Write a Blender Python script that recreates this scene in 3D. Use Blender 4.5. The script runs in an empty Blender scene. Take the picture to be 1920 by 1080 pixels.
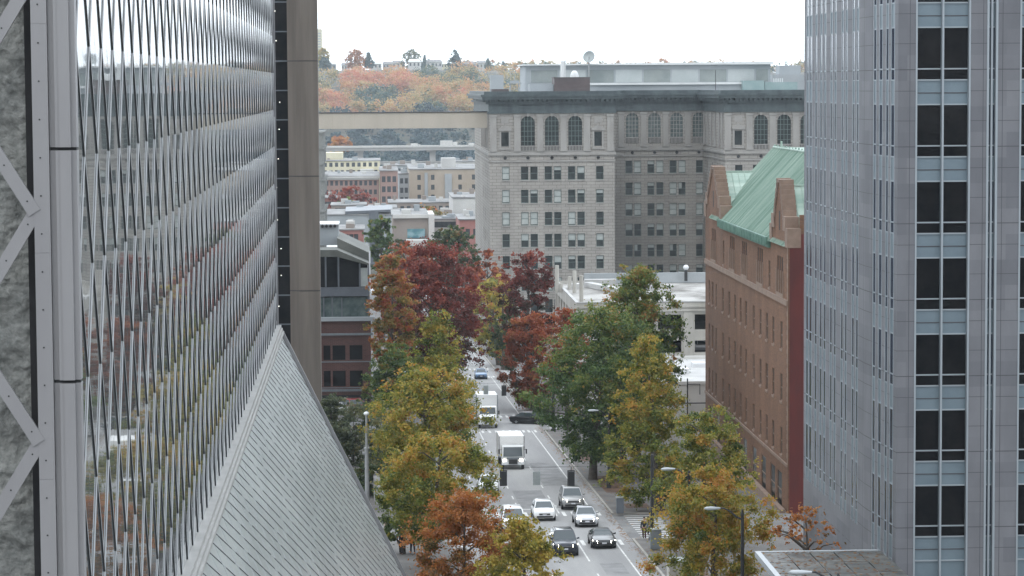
import bpy, bmesh, math, random
import numpy as np
from mathutils import Vector, Matrix
SC = bpy.context.scene
COL = SC.collection
R = math.radians
random.seed(7)
# ------------------------------------------------------------------ camera
# street runs along +Y, X is to the right of the street axis, Z = 0 is eye height
F = 5000.0                                   # focal length in photo pixels (1920 wide)
_a = Vector((-270, 378, -F)).normalized()    # street direction seen by the camera
_u = Vector((-0.010, 1, 0)); _u = (_u - _a * _u.dot(_a)).normalized()
_r = _a.cross(_u)
_rot = Matrix((_r, _a, _u))                  # camera -> world
cam = bpy.data.objects.new('camera', bpy.data.cameras.new('camera'))
COL.objects.link(cam)
cam.matrix_world = _rot.to_4x4()
cam.data.sensor_width = 36.0
cam.data.lens = 36.0 * F / 1920.0
cam.data.clip_start = 1.0
cam.data.clip_end = 12000.0
SC.camera = cam
# ------------------------------------------------------------------ light
SUN_EL, SUN_AZ = 48.0, 200.0
SKY_LO, SKY_HI = 1.0, 1.8
SC.view_settings.view_transform = 'Standard'
SC.view_settings.look = 'None'
SC.view_settings.gamma = 1.0
SC.view_settings.use_curve_mapping = False
SC.view_settings.exposure = 0.45
SC.cycles.use_denoising = True
SC.cycles.max_bounces = 8
SC.cycles.volume_bounces = 0
SC.cycles.transparent_max_bounces = 8
W = bpy.data.worlds.new("World"); SC.world = W
W.use_nodes = True
nt = W.node_tree
bg = nt.nodes['Background']
sky = nt.nodes.new('ShaderNodeTexSky'); sky.sky_type = 'NISHITA'
sky.sun_disc = False; sky.sun_elevation = R(SUN_EL); sky.sun_rotation = R(SUN_AZ)
tc = nt.nodes.new('ShaderNodeTexCoord')
cn = nt.nodes.new('ShaderNodeTexNoise'); cn.inputs['Scale'].default_value = 2.2; cn.inputs['Detail'].default_value = 5
mp = nt.nodes.new('ShaderNodeMapping'); mp.inputs['Scale'].default_value = (1, 1, 3.5)
cr = nt.nodes.new('ShaderNodeValToRGB')
cr.color_ramp.elements[0].position = .3; cr.color_ramp.elements[0].color = (8.3, 9.05, 9.9, 1)
cr.color_ramp.elements[1].position = .7; cr.color_ramp.elements[1].color = (12.7, 13.4, 14.1, 1)
mx = nt.nodes.new('ShaderNodeMix'); mx.data_type = 'RGBA'; mx.inputs[0].default_value = .9
nt.links.new(tc.outputs['Generated'], mp.inputs['Vector'])
nt.links.new(mp.outputs['Vector'], cn.inputs['Vector'])
nt.links.new(cn.outputs['Fac'], cr.inputs['Fac'])
nt.links.new(sky.outputs['Color'], mx.inputs[6]); nt.links.new(cr.outputs['Color'], mx.inputs[7])
# the cloud layer is thinnest, so brightest, ahead of the camera (south)
dot = nt.nodes.new('ShaderNodeVectorMath'); dot.operation = 'DOT_PRODUCT'; dot.inputs[1].default_value = (0.08, .93, .36)
mr = nt.nodes.new('ShaderNodeMapRange'); mr.interpolation_type = 'SMOOTHSTEP'
for i_, v_ in ((1, -.7), (2, .95), (3, SKY_LO), (4, SKY_HI)): mr.inputs[i_].default_value = v_
sc_ = nt.nodes.new('ShaderNodeVectorMath'); sc_.operation = 'SCALE'
nt.links.new(tc.outputs['Generated'], dot.inputs[0]); nt.links.new(dot.outputs['Value'], mr.inputs[0])
nt.links.new(mx.outputs[2], sc_.inputs[0]); nt.links.new(mr.outputs[0], sc_.inputs['Scale'])
nt.links.new(sc_.outputs[0], bg.inputs['Color'])
bg.inputs['Strength'].default_value = 0.1
sl = bpy.data.lights.new('sun', 'SUN'); sl.energy = 0.5; sl.angle = R(25); sl.color = (1, .97, .92)
so = bpy.data.objects.new('sun', sl); COL.objects.link(so)
so.rotation_euler = (R(90 - SUN_EL), 0, R(180 - SUN_AZ))
# ------------------------------------------------------------------ materials
def newmat(name):
    m = bpy.data.materials.new(name); m.use_nodes = True
    return m, m.node_tree.nodes, m.node_tree.links, m.node_tree.nodes['Principled BSDF']
def c4(c): return (c[0], c[1], c[2], 1)
def dim(c, k): return tuple(v * k for v in c)
def coords(N, L, stretch=(1, 1, 1)):
    t = N.new('ShaderNodeTexCoord'); m = N.new('ShaderNodeMapping'); m.inputs['Scale'].default_value = stretch
    L.new(t.outputs['Object'], m.inputs['Vector']); return m.outputs['Vector']
def mk(name, c, c2=None, scale=1.0, rough=.7, metal=0.0, spec=.5, stretch=(1, 1, 1), bump=0.0, bscale=None, emit=None, es=0, coat=0, lo=.35, hi=.65):
    m, N, L, P = newmat(name)
    P.inputs['Base Color'].default_value = c4(c); P.inputs['Roughness'].default_value = rough
    P.inputs['Metallic'].default_value = metal; P.inputs['Specular IOR Level'].default_value = spec
    if coat: P.inputs['Coat Weight'].default_value = coat; P.inputs['Coat Roughness'].default_value = .05
    if emit: P.inputs['Emission Color'].default_value = c4(emit); P.inputs['Emission Strength'].default_value = es
    if c2 is not None or bump:
        v = coords(N, L, stretch)
        n = N.new('ShaderNodeTexNoise'); n.inputs['Scale'].default_value = scale; n.inputs['Detail'].default_value = 6; n.inputs['Roughness'].default_value = .62
        L.new(v, n.inputs['Vector'])
        if c2 is not None:
            r = N.new('ShaderNodeValToRGB'); r.color_ramp.elements[0].position = lo; r.color_ramp.elements[1].position = hi
            r.color_ramp.elements[0].color = c4(c); r.color_ramp.elements[1].color = c4(c2)
            L.new(n.outputs['Fac'], r.inputs['Fac']); L.new(r.outputs['Color'], P.inputs['Base Color'])
        if bump:
            b = N.new('ShaderNodeBump'); b.inputs['Strength'].default_value = bump; b.inputs['Distance'].default_value = .1
            if bscale:
                n2 = N.new('ShaderNodeTexNoise'); n2.inputs['Scale'].default_value = bscale; n2.inputs['Detail'].default_value = 8
                L.new(v, n2.inputs['Vector']); L.new(n2.outputs['Fac'], b.inputs['Height'])
            else: L.new(n.outputs['Fac'], b.inputs['Height'])
            L.new(b.outputs['Normal'], P.inputs['Normal'])
    return m
def masonry(name, c1, c2, cm, bw, bh, mortar, scale=1.0, rough=.85, stain=(.75, .35), bump=.3, offset=.5):
    """courses of brick or stone; u = x + y so that both wall directions work"""
    m, N, L, P = newmat(name)
    t = N.new('ShaderNodeTexCoord'); s = N.new('ShaderNodeSeparateXYZ'); L.new(t.outputs['Object'], s.inputs[0])
    a = N.new('ShaderNodeMath'); a.operation = 'ADD'; L.new(s.outputs[0], a.inputs[0]); L.new(s.outputs[1], a.inputs[1])
    cb = N.new('ShaderNodeCombineXYZ'); L.new(a.outputs[0], cb.inputs[0]); L.new(s.outputs[2], cb.inputs[1])
    b = N.new('ShaderNodeTexBrick'); b.offset = offset
    b.inputs['Color1'].default_value = c4(c1); b.inputs['Color2'].default_value = c4(c2); b.inputs['Mortar'].default_value = c4(cm)
    b.inputs['Scale'].default_value = scale; b.inputs['Mortar Size'].default_value = mortar; b.inputs['Mortar Smooth'].default_value = .3
    b.inputs['Brick Width'].default_value = bw; b.inputs['Row Height'].default_value = bh; b.inputs['Bias'].default_value = 0
    L.new(cb.outputs[0], b.inputs['Vector'])
    n = N.new('ShaderNodeTexNoise'); n.inputs['Scale'].default_value = stain[1]; n.inputs['Detail'].default_value = 7; n.inputs['Roughness'].default_value = .65
    mp = N.new('ShaderNodeMapping'); mp.inputs['Scale'].default_value = (1, 1, .35); L.new(t.outputs['Object'], mp.inputs['Vector']); L.new(mp.outputs['Vector'], n.inputs['Vector'])
    rr = N.new('ShaderNodeMapRange'); rr.inputs[1].default_value = .3; rr.inputs[2].default_value = .7; rr.inputs[3].default_value = stain[0]; rr.inputs[4].default_value = 1.12
    L.new(n.outputs['Fac'], rr.inputs[0])
    x = N.new('ShaderNodeMix'); x.data_type = 'RGBA'; x.blend_type = 'MULTIPLY'; x.inputs[0].default_value = 1
    L.new(b.outputs['Color'], x.inputs[6]); L.new(rr.outputs[0], x.inputs[7]); L.new(x.outputs[2], P.inputs['Base Color'])
    P.inputs['Roughness'].default_value = rough; P.inputs['Specular IOR Level'].default_value = .3
    if bump:
        bp = N.new('ShaderNodeBump'); bp.inputs['Strength'].default_value = bump; bp.inputs['Distance'].default_value = .02; bp.invert = True
        L.new(b.outputs['Fac'], bp.inputs['Height']); L.new(bp.outputs['Normal'], P.inputs['Normal'])
    return m
def leafmat(name, ramp):
    m, N, L, P = newmat(name)
    a = N.new('ShaderNodeAttribute'); a.attribute_name = 'tint'
    r = N.new('ShaderNodeValToRGB'); e = r.color_ramp.elements
    while len(e) < len(ramp): e.new(.5)
    for i, c in enumerate(ramp): e[i].position = i / (len(ramp) - 1); e[i].color = c4(c)
    L.new(a.outputs['Fac'], r.inputs['Fac']); L.new(r.outputs['Color'], P.inputs['Base Color'])
    P.inputs['Roughness'].default_value = .55; P.inputs['Specular IOR Level'].default_value = .25
    P.inputs['Specular IOR Level'].default_value = .35
    t = N.new('ShaderNodeBsdfTranslucent'); L.new(r.outputs['Color'], t.inputs['Color'])
    mx = N.new('ShaderNodeMixShader'); mx.inputs[0].default_value = .42
    L.new(P.outputs[0], mx.inputs[1]); L.new(t.outputs[0], mx.inputs[2]); L.new(mx.outputs[0], N['Material Output'].inputs['Surface'])
    return m
M = {}
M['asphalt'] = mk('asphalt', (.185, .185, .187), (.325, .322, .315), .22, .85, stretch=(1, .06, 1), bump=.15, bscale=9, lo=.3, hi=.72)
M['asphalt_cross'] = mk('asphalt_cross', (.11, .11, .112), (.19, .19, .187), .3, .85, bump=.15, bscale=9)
M['concrete'] = mk('concrete', (.16, .155, .15), (.27, .26, .25), .35, .9, bump=.1, bscale=6)
M['paving'] = masonry('paving_slabs', (.125, .12, .115), (.155, .147, .14), (.08, .08, .08), 1.5, 1.5, .02, bump=.1, offset=0)
M['kerb'] = mk('kerb_stone', (.23, .22, .20), (.33, .31, .28), 1.2, .85)
M['paint'] = mk('road_paint', (.42, .42, .41), (.68, .68, .66), 2.2, .7)
M['earth'] = mk('earth', (.05, .055, .04), (.10, .09, .07), .03, .95)
M['alu'] = mk('aluminium', (.47, .485, .495), (.56, .57, .58), .8, .42, metal=.5)
M['alu_plate'] = mk('aluminium_plate', (.235, .232, .24), (.285, .282, .288), .5, .5, metal=.25, stretch=(1, 1, .2))
M['alu_dark'] = mk('dark_gasket_and_shade', (.015, .016, .018), rough=.6)  # gaskets and joints, also the painted shade strips along the lattice bars
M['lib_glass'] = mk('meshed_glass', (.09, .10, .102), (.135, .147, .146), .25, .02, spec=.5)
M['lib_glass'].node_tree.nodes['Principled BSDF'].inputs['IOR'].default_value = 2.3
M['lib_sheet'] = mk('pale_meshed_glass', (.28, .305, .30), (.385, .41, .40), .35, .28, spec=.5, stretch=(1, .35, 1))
M['rough_rock'] = mk('rough_concrete', (.17, .178, .17), (.29, .295, .28), 7.0, .95, bump=.8, bscale=9.0, lo=.35, hi=.65)
M['trim'] = mk('pale_metal_trim', (.28, .28, .268), (.37, .365, .35), .7, .5, metal=.1)
M['granite'] = masonry('grey_granite', (.142, .146, .162), (.188, .192, .207), (.2, .2, .21), 2.1, 1.338, 0.0, rough=.6, stain=(.86, .5), bump=0)
M['granite_joint'] = mk('granite_joint', (.07, .07, .078), rough=.7)
M['spandrel'] = mk('blue_grey_spandrel', (.15, .20, .235), (.18, .235, .27), .6, .35, metal=.2)
M['mullion'] = mk('silver_mullion', (.34, .38, .41), rough=.45, metal=.3)
M['dark_glass'] = mk('dark_glass', (.006, .007, .009), (.014, .014, .015), .8, .04, spec=.05)
M['slot_glass'] = mk('slot_glass', (.035, .045, .07), (.06, .072, .10), .35, .1, spec=.3)
M['room_glass'] = mk('room_glass', (.014, .02, .022), (.04, .05, .05), .5, .06, spec=.35)
M['teal_glass'] = mk('teal_glass', (.05, .075, .075), (.13, .165, .16), 1.1, .06, spec=.5)
M['blind'] = mk('window_blind', (.33, .37, .36), (.44, .47, .45), .8, .5)
M['limestone'] = masonry('grey_limestone', (.35, .33, .302), (.31, .293, .268), (.18, .17, .157), 1.7, .62, .045, stain=(.78, .2), bump=.5)
M['limestone_plain'] = mk('plain_limestone', (.265, .254, .237), (.33, .318, .30), .5, .85, stretch=(1, 1, .4))
M['cornice'] = mk('dark_copper_cornice', (.035, .05, .055), (.075, .10, .105), .6, .55, stretch=(1, 1, .4))
M['green_frame'] = mk('green_window_frame', (.10, .14, .13), rough=.5)
M['roof_grey'] = mk('grey_roof', (.24, .25, .25), (.34, .35, .35), .3, .9)
M['metal_roof'] = mk('pale_metal_roof', (.58, .60, .60), (.68, .70, .70), .3, .45)
M['pent_glass'] = mk('penthouse_glazing', (.17, .20, .20), (.27, .30, .29), .12, .25)
M['rust_box'] = mk('brown_metal', (.06, .046, .046), (.095, .07, .07), .5, .6)
M['teal_box'] = mk('teal_metal', (.20, .29, .29), (.25, .33, .33), .5, .5)
M['brick'] = masonry('orange_brown_brick', (.225, .108, .056), (.145, .070, .040), (.165, .118, .088), .30, .10, .012, stain=(.66, .3), bump=.2)
M['brick_stone'] = mk('buff_stone', (.19, .13, .098), (.25, .178, .135), 1.2, .85)
M['red_wall'] = mk('red_painted_wall', (.07, .009, .007), (.115, .015, .011), .6, .7, stretch=(1, 1, .3))
M['copper'] = mk('green_copper', (.13, .235, .185), (.41, .50, .44), .8, .6, stretch=(.12, 1.5, .12), lo=.3, hi=.72)
M['copper_dark'] = mk('dark_green_copper', (.05, .13, .10), (.11, .22, .17), 1.5, .6)
M['brown_conc'] = mk('brown_concrete', (.095, .08, .068), (.142, .122, .104), .5, .85, stretch=(2, 2, .12), bump=.05)
M['brown_dark'] = mk('brown_concrete_side', (.10, .085, .072), (.14, .12, .10), .5, .85, stretch=(2, 2, .12))
M['cream_wall'] = mk('stained_cream_wall', (.36, .345, .31), (.52, .505, .465), .35, .85, stretch=(1, 1, .3))
M['white_roof'] = mk('white_membrane_roof', (.34, .34, .335), (.50, .50, .49), .25, .8)
M['stain_roof'] = mk('stained_roof', (.13, .122, .11), (.40, .39, .37), .16, .9, stretch=(1, .6, 1), lo=.36, hi=.6)
M['dark'] = mk('dark_interior', (.012, .012, .014), rough=.8)
M['red_brick'] = masonry('dark_red_brick', (.13, .055, .045), (.10, .042, .036), (.13, .10, .09), .5, .16, .02, stain=(.7, .3))
M['slate_metal'] = mk('slate_blue_metal', (.10, .115, .135), (.14, .155, .175), .6, .45, metal=.2)
M['patina_roof'] = mk('dull_patina_roof', (.06, .066, .058), (.12, .125, .11), .4, .7, stretch=(1, .3, 1))
M['bridge_beige'] = mk('beige_panel', (.40, .36, .30), (.45, .405, .34), .25, .7, stretch=(1, 1, .2))
M['far_brick'] = mk('far_pink_brick', (.26, .17, .145), (.33, .22, .19), .15, .9)
M['far_buff'] = mk('far_buff_wall', (.36, .30, .235), (.43, .37, .30), .12, .9)
M['far_cream'] = mk('far_cream_wall', (.56, .52, .36), (.66, .62, .47), .1, .9)
M['far_grey'] = mk('far_grey_wall', (.28, .31, .33), (.36, .385, .40), .08, .8)
M['far_white'] = mk('far_white_wall', (.44, .435, .42), (.58, .575, .55), .1, .85)
M['far_brown'] = mk('far_brown_wall', (.24, .205, .18), (.30, .26, .23), .1, .9)
M['far_red'] = mk('far_red_wall', (.30, .13, .11), (.36, .17, .15), .2, .9)
M['far_pane'] = mk('far_window_pane', (.05, .06, .07), rough=.2)
M['far_roof'] = mk('far_flat_roof', (.13, .13, .13), (.30, .30, .295), .12, .9)
M['viaduct'] = mk('viaduct_concrete', (.34, .33, .32), (.42, .41, .40), .06, .9)
M['bark'] = mk('bark', (.06, .05, .042), (.11, .095, .08), 2.5, .95, bump=.5, bscale=8)
M['tyre'] = mk('tyre_rubber', (.015, .015, .016), rough=.85)
M['rim'] = mk('wheel_rim', (.40, .41, .42), rough=.35, metal=.8)
M['auto_glass'] = mk('car_glass', (.035, .05, .056), rough=.04, spec=.8)
M['black_plastic'] = mk('black_plastic', (.02, .02, .022), rough=.5)
M['chrome'] = mk('chrome', (.6, .6, .62), rough=.18, metal=1)
M['lamp_on'] = mk('lit_headlight', (.9, .88, .8), rough=.2, emit=(1, .95, .82), es=14)
M['lamp_off'] = mk('headlight_lens', (.55, .56, .58), rough=.12, spec=.8)
M['tail'] = mk('tail_light', (.25, .012, .012), rough=.25)
M['plate'] = mk('number_plate', (.6, .62, .66), rough=.5)
M['steel_pole'] = mk('galvanised_steel', (.27, .28, .285), (.34, .35, .355), 1.5, .5, metal=.4)
M['black_pole'] = mk('black_painted_metal', (.018, .019, .021), rough=.5)
M['lamp_head'] = mk('lamp_housing', (.40, .43, .45), rough=.4)
M['sign_back'] = mk('sign_back', (.30, .33, .33), (.36, .39, .39), 1.5, .5, metal=.4)
M['cab_grey'] = mk('grey_cabinet', (.16, .18, .195), (.20, .22, .235), 1.5, .5)
M['canopy_glass'] = mk('canopy_glass', (.05, .055, .055), (.13, .13, .12), 1.2, .35, spec=.1)
M['white_metal'] = mk('white_metal', (.68, .70, .72), rough=.4)
M['litter'] = leafmat('fallen_leaf', [(.16, .055, .02), (.24, .11, .03), (.30, .17, .05)])
def paint(name, c, metal=.35, rough=.3): return mk(name, c, rough=rough, metal=metal, coat=.7)
# ------------------------------------------------------------------ mesh kit
ORG = {}
class MB:
    """collects shapes, then links them as ONE mesh object"""
    def __init__(s): s.v = []; s.f = []; s.m = []; s.cur = 0
    def mat(s, i): s.cur = i; return s
    def add(s, vs, fs):
        b = len(s.v); s.v.extend(tuple(p) for p in vs)
        for f in fs: s.f.append(tuple(i + b for i in f)); s.m.append(s.cur)
    def quad(s, a, b, c, d): s.add((a, b, c, d), ((0, 1, 2, 3),))
    def poly(s, pts): s.add(pts, (tuple(range(len(pts))),))
    def box(s, x0, x1, y0, y1, z0, z1):
        s.add([(x0, y0, z0), (x1, y0, z0), (x1, y1, z0), (x0, y1, z0), (x0, y0, z1), (x1, y0, z1), (x1, y1, z1), (x0, y1, z1)],
              [(0, 3, 2, 1), (4, 5, 6, 7), (0, 1, 5, 4), (1, 2, 6, 5), (2, 3, 7, 6), (3, 0, 4, 7)])
    def cbox(s, c, sz): s.box(c[0] - sz[0] / 2, c[0] + sz[0] / 2, c[1] - sz[1] / 2, c[1] + sz[1] / 2, c[2] - sz[2] / 2, c[2] + sz[2] / 2)
    def hexa(s, p): s.add(p, [(0, 3, 2, 1), (4, 5, 6, 7), (0, 1, 5, 4), (1, 2, 6, 5), (2, 3, 7, 6), (3, 0, 4, 7)])
    def prism(s, pts, d):
        """polygon swept by vector d"""
        n = len(pts); d = Vector(d); top = [tuple(Vector(p) + d) for p in pts]
        s.add(list(pts) + top, [tuple(range(n))[::-1], tuple(range(n, 2 * n))] + [(i, (i + 1) % n, n + (i + 1) % n, n + i) for i in range(n)])
    def loft(s, rings, cap=True, close=True):
        n = len(rings[0]); vs = [p for r in rings for p in r]; fs = []
        for i in range(len(rings) - 1):
            for j in range(n if close else n - 1):
                k = (j + 1) % n; fs.append((i * n + j, i * n + k, (i + 1) * n + k, (i + 1) * n + j))
        if cap: fs.append(tuple(range(n))[::-1]); fs.append(tuple(range((len(rings) - 1) * n, len(rings) * n)))
        s.add(vs, fs)
    def tube(s, pts, rad, n=8):
        pts = [Vector(p) for p in pts]; rad = rad if isinstance(rad, (list, tuple)) else [rad] * len(pts); rings = []
        for i, p in enumerate(pts):
            t = (pts[min(i + 1, len(pts) - 1)] - pts[max(i - 1, 0)]).normalized()
            a = t.cross(Vector((0, 0, 1))) if abs(t.z) < .95 else t.cross(Vector((0, 1, 0)))
            a.normalize(); b = t.cross(a)
            rings.append([tuple(p + (a * math.cos(2 * math.pi * k / n) + b * math.sin(2 * math.pi * k / n)) * rad[i]) for k in range(n)])
        s.loft(rings)
    def disc(s, c, n, r, t, k=14):
        n = Vector(n).normalized(); s.tube([Vector(c), Vector(c) + n * t], r, k)
    def sphere(s, c, r, n=10, sq=(1, 1, 1)):
        rings = []
        for i in range(1, n):
            a = math.pi * i / n
            rings.append([(c[0] + sq[0] * r * math.sin(a) * math.cos(2 * math.pi * k / n), c[1] + sq[1] * r * math.sin(a) * math.sin(2 * math.pi * k / n), c[2] + sq[2] * r * math.cos(a)) for k in range(n)])
        s.loft(rings)
    def bar(s, a, b, nrm, w, h0, h1):
        """beam from a to b lying on a plane of normal nrm"""
        a, b, nrm = Vector(a), Vector(b), Vector(nrm); t = (b - a).normalized(); k = t.cross(nrm).normalized() * w / 2
        s.hexa([tuple(q) for q in (a - k + nrm * h0, b - k + nrm * h0, b + k + nrm * h0, a + k + nrm * h0, a - k + nrm * h1, b - k + nrm * h1, b + k + nrm * h1, a + k + nrm * h1)])
    def build(s, name, mats, parent=None, smooth=False, sharp=35, local=False):
        me = bpy.data.meshes.new(name)
        o0 = Vector((0, 0, 0)) if (parent is None or local) else ORG[parent.name]
        me.from_pydata([(p[0] - o0.x, p[1] - o0.y, p[2] - o0.z) for p in s.v], [], s.f)
        if not isinstance(mats, (list, tuple)): mats = [mats]
        for m in mats: me.materials.append(m)
        me.polygons.foreach_set('material_index', s.m)
        if smooth:
            me.polygons.foreach_set('use_smooth', [True] * len(me.polygons)); me.set_sharp_from_angle(angle=R(sharp))
        me.update()
        o = bpy.data.objects.new(name, me); COL.objects.link(o)
        if parent is not None: o.parent = parent
        ORG[o.name] = Vector(o0)
        return o
def tag(o, label=None, cat=None, group=None, kind=None):
    if label: o['label'] = label
    if cat: o['category'] = cat
    if group: o['group'] = group
    if kind: o['kind'] = kind
    return o
def thing(name, label, cat, loc, group=None, rz=0, rx=0):
    o = bpy.data.objects.new(name, None); COL.objects.link(o); o.empty_display_size = .5
    o.location = loc; o.rotation_euler = (rx, 0, rz); ORG[o.name] = Vector(loc)
    return tag(o, label, cat, group)
def copy_tree(o, parent=None):
    c = o.copy(); COL.objects.link(c); ORG[c.name] = ORG.get(o.name, Vector((0, 0, 0)))
    if parent is not None: c.parent = parent
    for ch in [k for k in o.children]: copy_tree(ch, c)
    return c
def put(src, parent, wloc, rz=0):
    """copy of a part (and its sub-parts) at a world place under an unrotated thing"""
    c = copy_tree(src, parent); c.location = Vector(wloc) - ORG[parent.name]; c.rotation_euler = (0, 0, rz); return c
def drop(o):
    for ch in list(o.children): drop(ch)
    bpy.data.objects.remove(o)
def wall(mb, o, u, n, U0, U1, V0, V1, holes, depth, rm=None):
    """wall sheet with openings and reveals; point = o + u*U + z*V; n outward"""
    o, u, n = Vector(o), Vector(u), Vector(n); z = Vector((0, 0, 1))
    P = lambda a, b, d=0: tuple(o + u * a + z * b - n * d)
    us = sorted({U0, U1} | {x for h in holes for x in h[:2] if U0 < x < U1}); vs = sorted({V0, V1} | {x for h in holes for x in h[2:4] if V0 < x < V1})
    m0 = mb.cur
    for j in range(len(vs) - 1):
        vm = (vs[j] + vs[j + 1]) / 2; hs = [h for h in holes if h[2] < vm < h[3]]; st = None
        for i in range(len(us)):
            solid = i < len(us) - 1 and not any(h[0] < (us[i] + us[i + 1]) / 2 < h[1] for h in hs)
            if solid and st is None: st = us[i]
            if not solid and st is not None:
                mb.quad(P(st, vs[j]), P(us[i], vs[j]), P(us[i], vs[j + 1]), P(st, vs[j + 1])); st = None
    if rm is not None: mb.cur = rm
    for a, b, c, d in [h[:4] for h in holes]:
        mb.quad(P(a, c), P(a, d), P(a, d, depth), P(a, c, depth)); mb.quad(P(b, c), P(b, d), P(b, d, depth), P(b, c, depth))
        mb.quad(P(a, c), P(b, c), P(b, c, depth), P(a, c, depth)); mb.quad(P(a, d), P(b, d), P(b, d, depth), P(a, d, depth))
    mb.cur = m0
def zg(y):
    return -24.8 - .048 * y if y < 565 else -24.8 - .048 * 565
SLOPE = -math.atan(.048)
def at(px, py, Y):
    """photo pixel (1920 x 1080) at depth Y -> world point, used to measure sizes"""
    d = _rot @ Vector((px - 960, 540 - py, -F)); return d * (Y / d.y)
NX, NY = Vector((-1, 0, 0)), Vector((0, -1, 0))
# ================================================================== THE SETTING
def struct(o): o['kind'] = 'structure'; return o
def sheet(mb, x0, x1, y0, y1, dz, step=20.0):
    n = max(1, int((y1 - y0) / step + .5)); ys = [y0 + (y1 - y0) * i / n for i in range(n + 1)]
    for a, b in zip(ys, ys[1:]): mb.quad((x0, a, zg(a) + dz), (x1, a, zg(a) + dz), (x1, b, zg(b) + dz), (x0, b, zg(b) + dz))
mb = MB()
ys = [-300] + list(range(-200, 560, 40)) + [565, 900, 1600, 3000, 6000]; xs = [-4000, -1000, -200, 0, 200, 1000, 4000]
for a, b in zip(ys, ys[1:]):
    for c, d in zip(xs, xs[1:]): mb.quad((c, a, zg(a)), (d, a, zg(a)), (d, b, zg(b)), (c, b, zg(b)))
struct(mb.build('ground', M['earth']))
CX = [(95, 111), (199, 216), (302, 322), (404, 422), (505, 522)]        # cross streets
RL, RR = 6.1, 19.6                                                     # kerb lines
mb = MB(); sheet(mb, RL, RR, -120, 1100, .006); struct(mb.build('road', M['asphalt']))
mb = MB()
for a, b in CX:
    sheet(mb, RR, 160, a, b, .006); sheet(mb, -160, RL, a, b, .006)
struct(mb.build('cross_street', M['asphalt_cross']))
BL = [(-120, 95), (111, 199), (216, 302), (322, 404), (422, 505), (522, 700)]
mb = MB(); kb = MB()
def slab(m, x0, x1, y0, y1, h, r=0):
    def ring(y): return [(x0, y, zg(y) - .2), (x1, y, zg(y) - .2), (x1, y, zg(y) + h), (x0, y, zg(y) + h)]
    ys = [y0 + (y1 - y0) * i / 6 for i in range(7)]
    m.loft([ring(y) for y in ys])
for a, b in BL:
    slab(mb, -90, RL - .18, a + .16, b - .16, .14); slab(mb, RR + .18, 150, a + .16, b - .16, .14)
    slab(kb, RL - .18, RL, a, b, .145); slab(kb, RR, RR + .18, a, b, .145)
    for e in (a, b - .16): slab(kb, -90, RL - .18, e, e + .16, .145); slab(kb, RR + .18, 150, e, e + .16, .145)
struct(mb.build('pavement', M['paving'])); struct(kb.build('kerb', M['kerb']))
# markings
mb = MB()
def mark(x0, x1, y0, y1): sheet(mb, x0, x1, y0, y1, .011)
for x in (9.15, 12.25, 15.4):
    for a, b in BL[1:5]:
        mark(x - .06, x + .06, a + 1.5, a + 10)
        y = a + 13
        while y < b - 14: mark(x - .06, x + .06, y, y + 2.6); y += 9.0
        mark(x - .06, x + .06, b - 12, b - 1.0)
for a, b in BL[1:5]: mark(18.18, 18.3, a + .5, b - .5)
for a, b in CX[1:4]:
    for yc in (a - 1.2, b + 1.2):                                       # ladder bars across the avenue, in pairs at each lane line
        for x in (7.0, 9.15, 10.7, 12.25, 13.8, 15.4, 16.9, 18.25): 
            for s in (-.38, .38): mark(x + s - .14, x + s + .14, yc - 1.6, yc + 1.6)
    for xc in (21.9, 3.3):                                             # bars across the side street
        y = a + 1.0
        while y < b - 1.0:
            sheet(mb, xc - 1.4, xc + 1.4, y, y + .38, .011); y += 1.35
    mark(RL + .4, RR - 1.5, b + 4.6, b + 5.05)
struct(mb.build('road_markings', M['paint']))
# manholes and patches on the asphalt
mb = MB()
for x, y in ((14.6, 222), (17.2, 205.5), (11.4, 252), (13.2, 187), (16.6, 262), (17.8, 199.5)):
    mb.poly([(x + .38 * math.cos(t * math.pi / 8), y + .38 * math.sin(t * math.pi / 8), zg(y + .38 * math.sin(t * math.pi / 8)) + .016) for t in range(16)])
for x0, x1, y0, y1 in ((12.5, 15.1, 222, 236), (15.6, 18, 240, 262), (16, 17.6, 180, 186), (9.4, 12, 262, 281)):
    sheet(mb, x0, x1, y0, y1, .009)
struct(mb.build('road_patches', mk('patched_asphalt', (.15, .15, .152), (.24, .24, .24), .8, .9)))

# ================================================================== LATTICED GLASS BUILDING (left)
LX, LN, LF = -5.4, 49.5, 154.0
PW, PR = 2.4, 2.1                        # diamond pitch, half height
Z0 = .82                                 # a node row
ZT, ZF = Z0 + 4 * PR, Z0 - 7 * PR        # top row, fold row
lib = thing('library_building', 'glass building wrapped in a silver diamond lattice, its lower wall sloping out over the pavement', 'building', (-15, 100, zg(100)))
def clip_seg(p, q, U0, U1, V0, V1):
    t0, t1 = 0., 1.; dx, dy = q[0] - p[0], q[1] - p[1]
    for pp, qq in ((-dx, p[0] - U0), (dx, U1 - p[0]), (-dy, p[1] - V0), (dy, V1 - p[1])):
        if abs(pp) < 1e-9:
            if qq < 0: return None
        else:
            t = qq / pp
            if pp < 0: t0 = max(t0, t)
            else: t1 = min(t1, t)
    if t1 - t0 < 1e-4: return None
    return (p[0] + t0 * dx, p[1] + t0 * dy), (p[0] + t1 * dx, p[1] + t1 * dy)
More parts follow.
